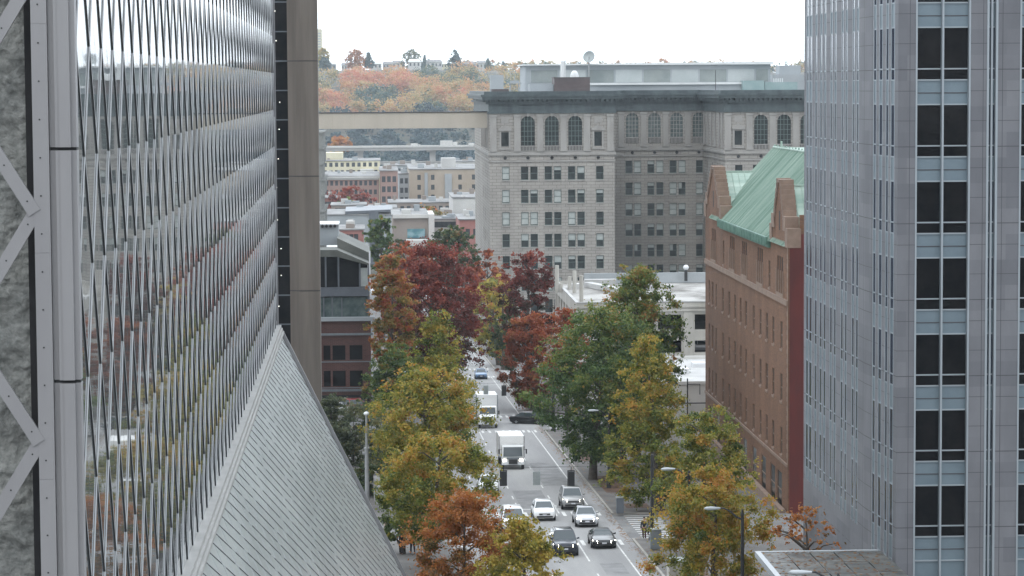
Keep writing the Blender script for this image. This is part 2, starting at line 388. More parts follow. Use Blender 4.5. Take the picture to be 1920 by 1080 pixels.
def lattice(mb, o, u, v, n, U0, U1, V0, V1, phase, prof, down=-1, shade_h=.022):
    """two families of diagonals on the plane o + u*U + v*V; nodes at V = 0 mod R"""
    o, u, v, n = (Vector(k) for k in (o, u, v, n)); k = PW / 2 / PR
    for sgn in (-1, 1):
        span = (U1 - U0) + abs(V1 - V0) * k
        i0 = int(-span / PW) - 3; i1 = int(2 * span / PW) + 3
        for i in range(i0, i1):
            a = phase + i * PW
            seg = clip_seg((a + sgn * k * V0, V0), (a + sgn * k * V1, V1), U0, U1, V0, V1)
            if not seg: continue
            A = o + u * seg[0][0] + v * seg[0][1]; B = o + u * seg[1][0] + v * seg[1][1]
            for (w, h0, h1, m) in prof:
                mb.cur = m; mb.bar(A, B, n, w, h0, h1)
            dn = v * down; dn = (dn - (B - A) * (dn.dot(B - A) / (B - A).length_squared)).normalized() * .032      # dark strip painting the shade on the bar's lower flank
            mb.cur = 1; mb.bar(A + dn, B + dn, n, .018, 0, shade_h)
PX = Vector((1, 0, 0))
# one pane per diamond, each set a hair differently
gl = MB(); rng = random.Random(3)
nv = int((ZT - ZF) / PR + .5)
for j in range(-1, nv + 1):
    zc = ZF + j * PR
    for i in range(-1, int((LF - LN) / PW) + 2):
        uc = LN + .35 + i * PW + (0 if j % 2 else PW / 2)
        t1, t2 = rng.gauss(0, .0007), rng.gauss(0, .0007)
        p = [(uc - PW / 2, zc), (uc, zc - PR), (uc + PW / 2, zc), (uc, zc + PR)]
        q = []
        poly = []
        for (a, b) in p: poly.append((a, b))
        # clip to the wall rectangle
        def clip(poly, ax, lim, keep_less):
            out = []
            for k in range(len(poly)):
                A, B = poly[k], poly[(k + 1) % len(poly)]
                ia = (A[ax] <= lim) if keep_less else (A[ax] >= lim); ib = (B[ax] <= lim) if keep_less else (B[ax] >= lim)
                if ia: out.append(A)
                if ia != ib:
                    t = (lim - A[ax]) / (B[ax] - A[ax]); out.append((A[0] + t * (B[0] - A[0]), A[1] + t * (B[1] - A[1])))
            return out
        for ax, lim, kl in ((0, LN, False), (0, LF, True), (1, ZF, False), (1, ZT, True)):
            poly = clip(poly, ax, lim, kl)
            if len(poly) < 3: break
        if len(poly) >= 3: gl.poly([(LX + (a - uc) * t1 + (b - zc) * t2, a, b) for a, b in poly])
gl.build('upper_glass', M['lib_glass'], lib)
lt = MB()
lattice(lt, (LX, 0, ZF), (0, 1, 0), (0, 0, 1), (1, 0, 0), LN + .05, LF, 0, ZT - ZF, LN + .35 + PW / 2, [(.04, .0, .006, 1), (.042, .006, .029, 0)])
lt.build('upper_lattice', [M['alu'], M['alu_dark']], lib)
# sloped lower wall
SB = zg(120) + .1                               # foot of the slope
sl_dir = Vector((7.25, 0, -14.95)).normalized(); sl_len = (ZF - SB) / -sl_dir.z
sl_n = Vector((-sl_dir.z, 0, sl_dir.x)).normalized()
FOLD = Vector((LX, 0, ZF))
sg = MB()
for i in range(12):
    y0 = LN + (LF - LN) * i / 12; y1 = LN + (LF - LN) * (i + 1) / 12
    a = FOLD + Vector((.06, 0, 0)); b = a + sl_dir * sl_len
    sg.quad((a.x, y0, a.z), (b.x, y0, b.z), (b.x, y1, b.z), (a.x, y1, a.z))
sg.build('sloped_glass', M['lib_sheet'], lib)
ls = MB()
def slope_lattice(mb):
    o = FOLD + Vector((.06, 0, 0)); u = Vector((0, 1, 0)); v = sl_dir
    for fam, k, P in ((0, 2.05, 1.75), (1, -.571, 1.75)):
        for i in range(-40, 90):
            a = LN + i * P + .3
            seg = clip_seg((a, 0), (a + k * sl_len, sl_len), LN, LF, 0, sl_len)
            if not seg: continue
            A = o + u * seg[0][0] + v * seg[0][1]; B = o + u * seg[1][0] + v * seg[1][1]
            mb.cur = 0; mb.bar(A, B, sl_n, .045, 0, .014)
            if fam: continue
            L_ = (B - A).length; d = (B - A) / L_; s = (i * .618 % 1) * 2.2 - 2.0        # dark dashes painting the shadow lines beside the bars
            side = d.cross(sl_n).normalized(); side = side if side.z < 0 else -side
            while s < L_:
                s0, s1 = max(0, s), min(L_, s + 4.6)
                if s1 - s0 > .2: mb.cur = 1; mb.bar(A + d * s0 + side * .034, A + d * s1 + side * .034, sl_n, .026, 0, .022)
                s += 5.2
lattice(ls, FOLD + Vector((.06, 0, 0)), (0, 1, 0), sl_dir, sl_n, LN, LF, 0, sl_len, LN + .35 + PW / 2, [(.042, .0, .022, 0)], 1, .03) if False else None
slope_lattice(ls)
ls.build('sloped_lattice', [M['alu'], M['alu_dark']], lib)
tr = MB()
tr.box(LX - .02, LX + .34, LN, LF + .1, ZF - .20, ZF - .02); tr.box(LX - .02, LX + .26, LN, LF + .1, ZF - .02, ZF + .16)
tr.box(LX - .02, LX + .42, LN, LF + .1, ZF - .34, ZF - .20)
tr.build('fold_trim', M['trim'], lib)
tr = MB()
a = FOLD + Vector((0, LF, 0)); b = a + sl_dir * sl_len
tr.bar(a + sl_n * .08, b + sl_n * .08, sl_n, .22, 0, .18)
tr.box(LX - .3, LX + .1, LF, LF + .22, ZF, ZT)
tr.build('edge_trim', M['alu_plate'], lib)
fb = MB()                                        # the body behind the skin
xb = FOLD.x + sl_dir.x * sl_len
fb.prism([(-30, LF + .02, zg(LF)), (xb - .05, LF + .02, zg(LF)), (LX - .05, LF + .02, ZF), (LX - .05, LF + .02, ZT), (-30, LF + .02, ZT)], (0, -.3, 0))
fb.box(-30, LX - .02, LN + 1.5, LF, ZT, ZT + .3)
fb.build('end_wall', M['rough_rock'], lib)
# near end: rough concrete behind a lattice of wide braces
rk = MB(); rng = random.Random(5)
nx, nz = 64, 900; g = [[None] * (nz + 1) for _ in range(nx + 1)]
from mathutils import noise
for i in range(nx + 1):
    for j in range(nz + 1):
        x = -9.4 + 3.08 * i / nx; z = ZT + (zg(LN) - ZT) * j / nz
        d = .26 - .13 * noise.ridged_multi_fractal(Vector((x * .8, z * 1.15, 3.1)), .9, 2.2, 7, 1.0, 1.6) + noise.fractal(Vector((x * 4, z * 4, 1)), .8, 2.1, 5) * .035
        g[i][j] = (x, LN + .55 + d, z)
rk.add([g[i][j] for i in range(nx + 1) for j in range(nz + 1)], [(i * (nz + 1) + j, (i + 1) * (nz + 1) + j, (i + 1) * (nz + 1) + j + 1, i * (nz + 1) + j + 1) for i in range(nx) for j in range(nz)])
rk.build('rough_wall', M['rough_rock'], lib, smooth=True, sharp=60)
pl = MB(); pl.box(-6.34, -5.42, LN + .42, LN + 1.2, zg(LN), ZT); pl.build('corner_gap_shade', M['dark'], lib)  # near-black box, the shade of the gap put into its colour
pl = MB()
for j in range(40):
    z1 = 1.18 + 4.2 * 2 - j * 4.2
    if z1 < zg(LN): break
    pl.mat(0).box(-6.15, -5.86, LN - .12, LN + .1, z1 - 4.2 + .0, z1 - .004)
    for k in range(6):
        pl.mat(1).disc((-6.02, LN - .12, z1 - .35 - k * .7), (0, -1, 0), .016, .01, 10)
pl.build('corner_plate', [M['alu_plate'], M['alu_dark']], lib)
pl = MB()
for j in range(12):
    z1 = -1.14 + 4.3 * 3 - j * 4.3; z0 = z1 - 4.3 + .06
    if z1 < zg(LN): break
    z0 = max(z0, zg(LN))
    pl.mat(0).box(-5.855, -5.74, LN - .02, LN + .3, z0, z1); pl.box(-5.74, -5.66, LN - .13, LN + .3, z0, z1)
    pl.box(-5.66, -5.46, LN - .16, LN + .3, z0, z1); pl.box(-5.46, -5.36, LN - .05, LN + .3, z0, z1)
    pl.mat(1).box(-5.85, -5.37, LN + .01, LN + .28, z0 - .06, z0)
pl.build('corner_post', [M['alu_plate'], M['alu_dark']], lib)
for j in range(-2, 7):                         # chevrons of flat bars meeting at the corner plate
    zc = -2.28 + 4.26 - j * 4.26 + 0.0
    for s in (-1, 1):
        a = Vector((-6.14, LN - .02 - (.03 if s > 0 else 0), zc)); b = a + Vector((-3.0, 0, s * 3.0 * 1.63))
        if b.z < zg(LN): continue
        br = MB(); br.mat(0).bar(a, b, (0, -1, 0), .245, 0, .09)
        d = (b - a).normalized()
        for k in range(7): br.mat(1).disc(a + d * (.25 + k * .78) + Vector((0, -.09, 0)), (0, -1, 0), .016, .008, 10)
        br.build('brace', [M['alu_plate'], M['alu_dark']], lib)

# ================================================================== GRANITE TOWER (right)
TW = thing('granite_office_tower', 'grey granite office tower with paired strip windows and dark corner bays', 'office tower', (34, 152, zg(150)))
TZ0, TZ1 = zg(150) - .3, 16.0
FH = 4.015; FT = 2.88                         # floor pitch; a window head
A, B, C = Vector((27.57, 138, 0)), Vector((27.18, 145, 0)), Vector((27.18, 165.6, 0))
D = Vector((48, 138, 0))
floors = [k for k in range(-3, 8) if FT - k * FH < TZ1]
front_bays = [(28.49, 31.38), (33.98, 36.9), (39.75, 42.6)]; slots = [(32.24, 32.82), (37.85, 38.43)]
ZB = -24.7                                   # sill of the lowest strip windows
def along(P, Q): d = (Q - P); L_ = d.length; return d / L_, L_
tw = MB()
zb_front = zg(138) + 5
wall(tw, A, (1, 0, 0), NY, 0, D.x - A.x, TZ0, TZ1, [(a - A.x, b - A.x, zb_front, TZ1 - 1.5) for a, b in front_bays + slots], .32)
def ydepth(px): return (27.18 * 5000) / (px - 690)
strip_main = [(1514.4, 1519.4), (1520.5, 1526), (1531, 1535.5), (1540.5, 1545), (1548, 1552.5), (1560, 1564.6), (1567.6, 1572), (1581, 1585.6), (1588.6, 1593), (1602, 1606.8), (1609.8, 1614.5)]
ub, Lb = along(C, B); nb = Vector((-1, 0, 0))
main_slots = []
for p, q in strip_main:
    y1, y0 = ydepth(p), ydepth(q); main_slots.append((165.6 - y1, 165.6 - y0))
wall(tw, C, (0, -1, 0), nb, 0, Lb, TZ0, TZ1, [(a, b, ZB, TZ1 - 1.5) for a, b in main_slots], .035)
uc, Lc = along(B, A); ncv = Vector((uc.y, -uc.x, 0)); ncv = ncv if ncv.x < 0 else -ncv
ch_slots = [(1.75, 2.4), (3.0, 3.75), (4.45, 5.05), (5.5, 6.3)]
wall(tw, B, uc, ncv, 0, Lc, TZ0, TZ1, [(a, b, ZB - 10 if False else zb_front, TZ1 - 1.5) for a, b in ch_slots], .035)
tw.box(27.6, 48, 138.6, 165.5, TZ1 - .1, TZ1 + .2)
tw.quad((48, 138, TZ0), (48, 165.6, TZ0), (48, 165.6, TZ1), (48, 138, TZ1)); tw.quad((27.18, 165.6, TZ0), (48, 165.6, TZ0), (48, 165.6, TZ1), (27.18, 165.6, TZ1))
tw.build('granite_wall', M['granite'], TW)
# panel joints
jb = MB()
def joints(P, u, n, L_, zs, hs, gaps):
    u, n = Vector(u), Vector(n)
    for z, h in zip(zs, hs):
        x = 0
        for a, b in sorted(gaps) + [(L_, L_)]:
            if a - x > .02:
                p, q = P + u * x, P + u * a
                jb.bar(p + Vector((0, 0, z)), q + Vector((0, 0, z)), n, h, -.02, .004)
            x = b
zs, hs = [], []
for k in floors:
    zt = FT - k * FH; zs += [zt - 2.18, zt + .72, zt - .83]; hs += [.045, .03, .03]
keep = [i for i, z in enumerate(zs) if TZ0 + 1 < z < TZ1 - .3]; zs = [zs[i] for i in keep]; hs = [hs[i] for i in keep]
joints(A, (1, 0, 0), NY, D.x - A.x, zs, hs, [(a - A.x, b - A.x) for a, b in front_bays + slots])
joints(C, (0, -1, 0), nb, Lb, zs, hs, main_slots); joints(B, uc, ncv, Lc, zs, hs, ch_slots)
for P, n, off in ((A, NY, .62), (A, NY, 4.48), (A, NY, 5.5), (B, ncv, 1.45), (C, nb, 20.2)):
    u = Vector((1, 0, 0)) if n is NY else (uc if n is ncv else Vector((0, -1, 0)))
    q = P + u * off; jb.bar(q + Vector((0, 0, TZ0)), q + Vector((0, 0, TZ1)), n, .03, -.02, .004)
jb.build('panel_joints', M['granite_joint'], TW)
# strip windows: one window per floor and slot pair, spandrels behind
sp = MB(); ml = MB()
def skin_slots(P, u, n, sl_, z0, dep, mw=.09, mo=.03):
    u, n = Vector(u), Vector(n); z = Vector((0, 0, 1))
    for a, b in sl_:
        p = P + u * a - n * dep; q = P + u * b - n * dep
        sp.quad(tuple(p + z * z0), tuple(q + z * z0), tuple(q + z * (TZ1 - 1.5)), tuple(p + z * (TZ1 - 1.5)))
        for e in (a + mw / 2, b - mw / 2):
            c = P + u * e; ml.bar(c + z * z0, c + z * (TZ1 - 1.5), n, mw, -dep, mo)
        for k in floors:
            zt = FT - k * FH
            for zz in (zt + .02, zt - 2.14, zt - 2.72):
                if zz > z0 + .05 and zz < TZ1 - 1.6:
                    c0, c1 = P + u * (a + mw) + z * zz, P + u * (b - mw) + z * zz; ml.bar(c0, c1, n, .07, -dep, -dep + min(.08, dep * .8))
skin_slots(C, (0, -1, 0), nb, main_slots, ZB, .035, .10, .006); skin_slots(B, uc, ncv, ch_slots, zb_front, .035, .08, .006)
skin_slots(A, (1, 0, 0), NY, [(a - A.x, b - A.x) for a, b in front_bays], zb_front, .32); skin_slots(A, (1, 0, 0), NY, [(a - A.x, b - A.x) for a, b in slots], zb_front, .32, .11)
for a, b in slots: ml.box((a + b) / 2 - .05, (a + b) / 2 + .05, 138.1, 138.32, zb_front, TZ1 - 1.5)
for a, b in front_bays:
    x = (a + b) / 2; ml.box(x - .05, x + .05, 138 - .0, 138.32, zb_front, TZ1 - 1.5)
for k in floors:                            # joint half way up every bay spandrel
    for a, b in front_bays:
        zz = FT - k * FH + .62
        if zz > zb_front: sp.mat(1).box(a + .1, b - .1, 138.29, 138.318, zz - .025, zz + .025); sp.mat(0)
sp.build('spandrel', [M['spandrel'], M['granite_joint']], TW); ml.build('mullion', M['mullion'], TW)
def slot_window(P, u, n, a, b, zt, zb, dep, mat, split=None):
    u, n = Vector(u), Vector(n); z = Vector((0, 0, 1)); w = MB()
    spans = [(a, b)] if not isinstance(a, list) else list(zip(a, b))
    for s, e in spans:
        p = P + u * (s + .09) - n * (dep - min(.02, dep * .5)); q = P + u * (e - .09) - n * (dep - min(.02, dep * .5))
        w.quad(tuple(p + z * zb), tuple(q + z * zb), tuple(q + z * zt), tuple(p + z * zt))
    return w.build('window', mat, TW)
pairs = [(0, 1), (2,), (3, 4), (5, 6), (7, 8), (9, 10)]
for k in floors:
    zt = FT - k * FH; zb = zt - 2.7
    if zt > TZ1 - 1.6: continue
    for pr in pairs:
        if zb < ZB: continue
        slot_window(C, (0, -1, 0), nb, [main_slots[i][0] for i in pr], [main_slots[i][1] for i in pr], zt, zb, .035, M['slot_glass'])
    if zb > zb_front:
        for pr in ((0, 1), (2, 3)): slot_window(B, uc, ncv, [ch_slots[i][0] for i in pr], [ch_slots[i][1] for i in pr], zt, zb, .035, M['slot_glass'])
        slot_window(A, (1, 0, 0), NY, slots[0][0] - A.x, slots[0][1] - A.x, zt, zb, .32, M['slot_glass'])
        for a, b in front_bays[:2]:
            x = (a + b) / 2 - A.x; slot_window(A, (1, 0, 0), NY, [a - A.x, x - .02], [x + .02, b - A.x], zt, zb, .32, M['dark_glass'])

# ================================================================== DOMED-WINDOW STONE BLOCK (far middle)
AB = thing('arcaded_stone_building', 'large grey stone office block with arched top-floor windows and a dark heavy cornice', 'office building', (60, 526, zg(526)))
AX0, AX1, AX2, AX3 = 23.85, 48.55, 70.6, 98.0; AY, AYR, AYB = 526.0, 561.0, 600.0
AZT, AZC, AZS = -1.2, -5.4, -13.4                # cornice top, cornice foot, string course
AZ0 = zg(526) - .5
K = 5000 / 526.0
def zr(y): return -(y - 165) / K                # photo row -> height, on the left wing
rows = [329, 372.5, 414.5, 455.5, 497, 538, 579]
WW, WH = 1.48, 2.65
lw_cols = [948, 983.5, 1001, 1028, 1045.5, 1072, 1089.5, 1125]
def xc(p): return (p - 690 + (0)) / K - .15
cols_l = [xc(p) for p in lw_cols]
cols_m = [49.4 + .9, 52.3 - 0, 54.05, 56.9, 58.7, 61.8, 63.6, 67.2]
KR = 5000 / 561.0
cols_m = [(p - 692) / KR for p in (1180.5, 1197, 1222, 1239, 1264, 1281, 1314)]
zrow = [-(r - 164.5) / K for r in rows]
holes = []
for x in cols_l:
    for z in zrow: holes.append((x - WW / 2, x + WW / 2, z - WH / 2, z + WH / 2))
arch_l = [xc(990), xc(1035), xc(1079)]; rect_l = [xc(947), xc(1122)]
AWW = 2.75; zs0, zs1 = -12.0, -6.0
for x in arch_l: holes.append((x - AWW / 2, x + AWW / 2, zs0, zs1))
for x in rect_l: holes.append((x - .75, x + .75, -12.0, -9.2))
ab = MB()
def arch_fill(P, u, n, xc_, w, z1, depth):
    """spandrel pieces that turn a square opening head into a round one"""
    u, n = Vector(u), Vector(n); z = Vector((0, 0, 1)); r = w / 2
    for s in (-1, 1):
        pts = [P + u * (xc_ + s * r) + z * z1 - n * .01, P + u * (xc_ + s * r) + z * (z1 - r) - n * .01]
        for k in range(1, 9):
            t = math.pi / 2 * k / 8
            pts.append(P + u * (xc_ + s * r * math.cos(t)) + z * (z1 - r + r * math.sin(t)) - n * .01)
        ab.prism([tuple(p) for p in pts], tuple(-n * (depth - .02)))
oL = Vector((0, AY, 0))
wall(ab, oL, (1, 0, 0), NY, AX0, AX1, AZ0, AZC, holes, .35)
for x in arch_l: arch_fill(oL, (1, 0, 0), NY, x, AWW, zs1, .35)
# recessed court
oM = Vector((0, AYR, 0)); hm = []; zm = zrow
for x in cols_m:
    for z in zm: hm.append((x - WW / 2, x + WW / 2, z - WH / 2, z + WH / 2))
arch_m = [(p - 692) / KR for p in (1187, 1229, 1271, 1313)]
for x in arch_m: hm.append((x - 1.32, x + 1.32, -11.0, -5.9))
wall(ab, oM, (1, 0, 0), NY, AX1, AX2, AZ0, AZC, hm, .35)
for x in arch_m: arch_fill(oM, (1, 0, 0), NY, x, 2.64, -5.9, .35)
# right wing front
cols_r = [xc(1388), xc(1430) - .85, xc(1430) + .85, xc(1474) - .85, xc(1474) + .85, xc(1516) - .85, xc(1516) + .85, xc(1560)]
arch_r = [xc(1430), xc(1474), xc(1518)]; rect_r = [xc(1387), xc(1562)]
hr = [(x - WW / 2, x + WW / 2, z - WH / 2, z + WH / 2) for x in cols_r for z in zrow] + [(x - AWW / 2, x + AWW / 2, zs0, zs1) for x in arch_r] + [(x - .75, x + .75, -12, -9.2) for x in rect_r]
wall(ab, oL, (1, 0, 0), NY, AX2, AX3, AZ0, AZC, hr, .35)
for x in arch_r: arch_fill(oL, (1, 0, 0), NY, x, AWW, zs1, .35)
# side walls
side_cols = [4.5, 13.0, 21.0, 30.0]; hs_ = [(y - .7, y + .7, z - 1.3, z + 1.3) for y in side_cols for z in zrow]
wall(ab, (AX0, AY, 0), (0, 1, 0), NX, 0, AYB - AY, AZ0, AZC, hs_, .3)
wall(ab, (AX1, AY, 0), (0, 1, 0), (1, 0, 0), 0, AYR - AY, AZ0, AZC, [], .3)
cs = [(y - .7, y + .7, z - 1.3, z + 1.3) for y in (5, 12, 20, 28) for z in zrow]
wall(ab, (AX2, AY, 0), (0, 1, 0), NX, 0, AYR - AY, AZ0, AZC, cs, .3)
wall(ab, (AX3, AY, 0), (0, 1, 0), (1, 0, 0), 0, AYB - AY, AZ0, AZC, [], .3)
wall(ab, (0, AYB, 0), (1, 0, 0), (0, 1, 0), AX0, AX3, AZ0, AZC, [], .3)
ab.build('stone_wall', M['limestone'], AB)
# pilasters, string courses, window surrounds
tr = MB()
def band(z0, z1, p):
    tr.box(AX0 - p, AX1 + p, AY - p, AY, z0, z1); tr.box(AX0 - p, AX0, AY, AYB, z0, z1); tr.box(AX1 + .002, AX1 + p, AY, AYR - p, z0, z1)
    tr.box(AX1, AX2 - 0, AYR - p, AYR, z0, z1); tr.box(AX2 - p, AX2 - .002, AY, AYR - p, z0, z1); tr.box(AX2 - p, AX3, AY - p, AY, z0, z1)
band(-13.75, -13.3, .32); band(-15.05, -14.75, .18); band(-13.3, -13.05, .16); band(zrow[-1] - 2.9, zrow[-1] - 2.4, .25)
def pil(x, y, w, z0, z1):
    tr.box(x - w / 2, x + w / 2, y - .3, y, z0, z1); tr.box(x - w / 2 - .12, x + w / 2 + .12, y - .42, y, z1, z1 + .45); tr.box(x - w / 2 - .1, x + w / 2 + .1, y - .38, y, z0 - .4, z0)
for p in (925, 970, 1013, 1057, 1101, 1145): pil(xc(p), AY, 1.25, -12.6, -6.15)
for p in (1367, 1408, 1452, 1496, 1540, 1583): pil(xc(p), AY, 1.25, -12.6, -6.15)
for p in (1166, 1208, 1250, 1292, 1330): pil((p - 692) / KR, AYR, 1.2, -12.6, -6.15)
for y in (3, 7.6, 14, 20, 26, 32): tr.box(AX2 - .3, AX2, AY + y, AY + y + 1.2, -12.6, -5.7); tr.box(AX0 - .3, AX0, AY + y, AY + y + 1.2, -12.6, -5.7)
for x in rect_l + rect_r:
    tr.box(x - 1.1, x - .75, AY - .14, AY, -12.3, -8.9); tr.box(x + .75, x + 1.1, AY - .14, AY, -12.3, -8.9); tr.box(x - 1.3, x + 1.3, AY - .3, AY, -8.9, -8.5); tr.box(x - 1.2, x + 1.2, AY - .26, AY, -12.6, -12.3)
    tr.prism([(x - 1.3, AY, -8.5), (x + 1.3, AY, -8.5), (x, AY, -7.8)], (0, -.3, 0))
    tr.box(x - .75, x + .75, AY - .08, AY, -7.4, -6.2)
for xs_, y, w, zt in ((arch_l + arch_r, AY, AWW, zs1), (arch_m, AYR, 2.64, -5.9)):
    for x in xs_:
        tr.box(x - .22, x + .22, y - .3, y, zt - .1, zt + .5)
        tr.box(x - w / 2 - .15, x + w / 2 + .15, y - .16, y, -13.05 if y > 550 else -12.98, -12.85)
        tr.box(x - w / 2, x + w / 2, y - .16, y, -12.0 if y < 550 else -11.15, -11.85 if y < 550 else -11.0)
for x in cols_l + cols_r:
    for z in zrow: tr.box(x - WW / 2 - .12, x + WW / 2 + .12, AY - .14, AY, z - WH / 2 - .22, z - WH / 2)
for x in cols_m:
    for z in zm: tr.box(x - WW / 2 - .12, x + WW / 2 + .12, AYR - .14, AYR, z - WH / 2 - .22, z - WH / 2)
tr.build('stone_trim', M['limestone_plain'], AB)
bl = MB()                                        # balusters below the arched windows, round bosses on the frieze
for xs_, y, w, z0, z1 in ((arch_l + arch_r, AY, AWW, -12.84, -12.0), (arch_m, AYR, 2.64, -12.3, -11.15)):
    for x in xs_:
        bl = MB()
        for k in range(9): bl.mat(0).cbox((x - w / 2 + .2 + k * (w - .4) / 8, y - .1, (z0 + z1) / 2), (.14, .14, z1 - z0))
        bl.mat(1).box(x - w / 2, x + w / 2, y - .03, y - .004, z0, z1); bl.build('balustrade', [M['limestone_plain'], M['dark']], AB)
for x, y in [(xc(p), AY) for p in (947, 990, 1035, 1079, 1122, 1387, 1430, 1474)] + [(x, AYR) for x in arch_m]:
    bl = MB(); bl.disc((x, y, -14.25), (0, -1, 0), .32, .2); bl.build('wall_boss', M['dark'], AB)
co = MB()
def cband(z0, z1, p):
    co.box(AX0 - p, AX1 + p, AY - p, AY + .5, z0, z1); co.box(AX0 - p, AX0 + .5, AY + .5, AYB, z0, z1); co.box(AX1 - .5, AX1 + p, AY + .5, AYR - p, z0, z1)
    co.box(AX1 - .5, AX2 + .5, AYR - p, AYR + .5, z0, z1); co.box(AX2 - p, AX2 + .5, AY + .5, AYR - p, z0, z1); co.box(AX2 - p, AX3 + p, AY - p, AY + .5, z0, z1)
for z0, z1, p in ((-3.2, -2.75, .35), (-5.5, -5.15, .35), (-5.15, -3.6, .2), (-3.6, -3.2, .75), (-2.75, -2.2, 1.5), (-2.2, -1.75, 1.75), (-1.75, -1.15, 1.1)): cband(z0, z1, p)
x = AX0 - .6
while x < AX3:
    if not (AX1 + .6 < x < AX2 - .6): co.cbox((x, AY - .75, -2.98), (.42, 1.1, .45))
    else: co.cbox((x, AYR - .75, -2.98), (.42, 1.1, .45))
    x += .95
for k in range(36): co.cbox((AX0 - .75, AY + k * .95, -2.98), (1.1, .42, .45)); co.cbox((AX2 - .75, AY + k * .95, -2.98), (1.1, .42, .45))
co.build('cornice', M['cornice'], AB)
rf = MB(); rf.box(AX0 + .3, AX1 - .3, AY + .5, AYB, -2.2, -1.7); rf.box(AX1 - .3, AX2 + .3, AYR + .5, AYB, -2.2, -1.7); rf.box(AX2 + .3, AX3, AY + .5, AYB, -2.2, -1.7)
rf.build('roof', M['roof_grey'], AB)
# windows: three looks of the sash window, shared
def sash(look, w, h):
    p = MB(); p.mat(0).quad((-w / 2, 0, -h / 2), (w / 2, 0, -h / 2), (w / 2, 0, h / 2), (-w / 2, 0, h / 2))
    b = {0: [], 1: [(-w / 2 + .08, w / 2 - .08, .0, h / 2 - .08)], 2: [(-w / 2 + .08, w / 2 - .08, h * .22, h / 2 - .08)], 3: [(-w / 2 + .08, w / 2 - .08, -h * .42, h / 2 - .08)], 4: [(-w / 2 + .08, -.05, -.1, h / 2 - .08)]}[look]
    for x0, x1, z0, z1 in b: p.mat(1).quad((x0, -.008, z0), (x1, -.008, z0), (x1, -.008, z1), (x0, -.008, z1))
    o = p.build('window', [M['room_glass'], M['blind']], AB, local=True)
    f = MB()
    for x0, x1, z0, z1 in ((-w / 2, -w / 2 + .1, -h / 2, h / 2), (w / 2 - .1, w / 2, -h / 2, h / 2), (-w / 2 + .1, w / 2 - .1, -h / 2, -h / 2 + .12), (-w / 2 + .1, w / 2 - .1, h / 2 - .1, h / 2), (-w / 2 + .1, w / 2 - .1, -.05, .05)): f.box(x0, x1, -.07, -.01, z0, z1)
    f.build('frame', M['green_frame'], o, local=True); ORG[o.name] = ORG[AB.name]
    return o
looks = [sash(i, WW, WH) for i in range(5)]; rng = random.Random(11); nwin = 0
for x in cols_l:
    for z in zrow[:6]: put(rng.choice([looks[0]] * 4 + [looks[1], looks[2], looks[2], looks[3]]), AB, (x, AY + .33, z)); nwin += 1
for x in cols_m:
    for z in zm[:6]: put(rng.choice(looks), AB, (x, AYR + .33, z)); nwin += 1
rest = MB()                                       # the windows hidden low down or seldom seen, as one part
for x in cols_l + cols_r:
    for z in (zrow if x in cols_r else zrow[6:]): rest.quad((x - WW / 2, AY + .34, z - WH / 2), (x + WW / 2, AY + .34, z - WH / 2), (x + WW / 2, AY + .34, z + WH / 2), (x - WW / 2, AY + .34, z + WH / 2))
for x in cols_m:
    for z in zm[6:]: rest.quad((x - WW / 2, AYR + .34, z - WH / 2), (x + WW / 2, AYR + .34, z - WH / 2), (x + WW / 2, AYR + .34, z + WH / 2), (x - WW / 2, AYR + .34, z + WH / 2))
for y in side_cols:
    for z in zrow: rest.quad((AX0 + .29, AY + y - .7, z - 1.3), (AX0 + .29, AY + y + .7, z - 1.3), (AX0 + .29, AY + y + .7, z + 1.3), (AX0 + .29, AY + y - .7, z + 1.3))
for y in (5, 12, 20, 28):
    for z in zrow: rest.quad((AX2 + .29, AY + y - .7, z - 1.3), (AX2 + .29, AY + y + .7, z - 1.3), (AX2 + .29, AY + y + .7, z + 1.3), (AX2 + .29, AY + y - .7, z + 1.3))
tag(rest.build('side_windows', M['room_glass'], AB), kind='stuff')
for o in looks: drop(o)
def arched(x, y, w, z0, z1, k):
    p = MB(); r = w / 2
    pts = [(x - r, y, z0), (x + r, y, z0)] + [(x + r * math.cos(t * math.pi / 12), y, z1 - r + r * math.sin(t * math.pi / 12)) for t in range(13)]
    p.poly(pts); o = p.build('arched_window', M['teal_glass'] if k else M['room_glass'], AB)
    f = MB()
    for i in range(1, 4): xx = x - r + w * i / 4; hh = math.sqrt(max(r * r - (xx - x) ** 2, 0)); f.box(xx - .05, xx + .05, y - .1, y - .01, z0, z1 - r + hh)
    for i in range(1, 6):
        zz = z0 + (z1 - z0) * i / 6; hw = r if zz < z1 - r else math.sqrt(max(r * r - (zz - z1 + r) ** 2, 0)); f.box(x - hw, x + hw, y - .12, y - .01, zz - .05, zz + .05)
    f.build('glazing_bars', M['green_frame'] if not k else M['limestone_plain'], o)
for i, x in enumerate(arch_l + arch_r): arched(x, AY + .33, AWW, zs0, zs1, 0)
for x in arch_m: arched(x, AYR + .33, 2.64, -11, -5.9, 1)
for x in rect_l + rect_r:
    p = MB(); p.quad((x - .75, AY + .33, -12), (x + .75, AY + .33, -12), (x + .75, AY + .33, -9.2), (x - .75, AY + .33, -9.2)); p.build('small_window', M['room_glass'], AB)
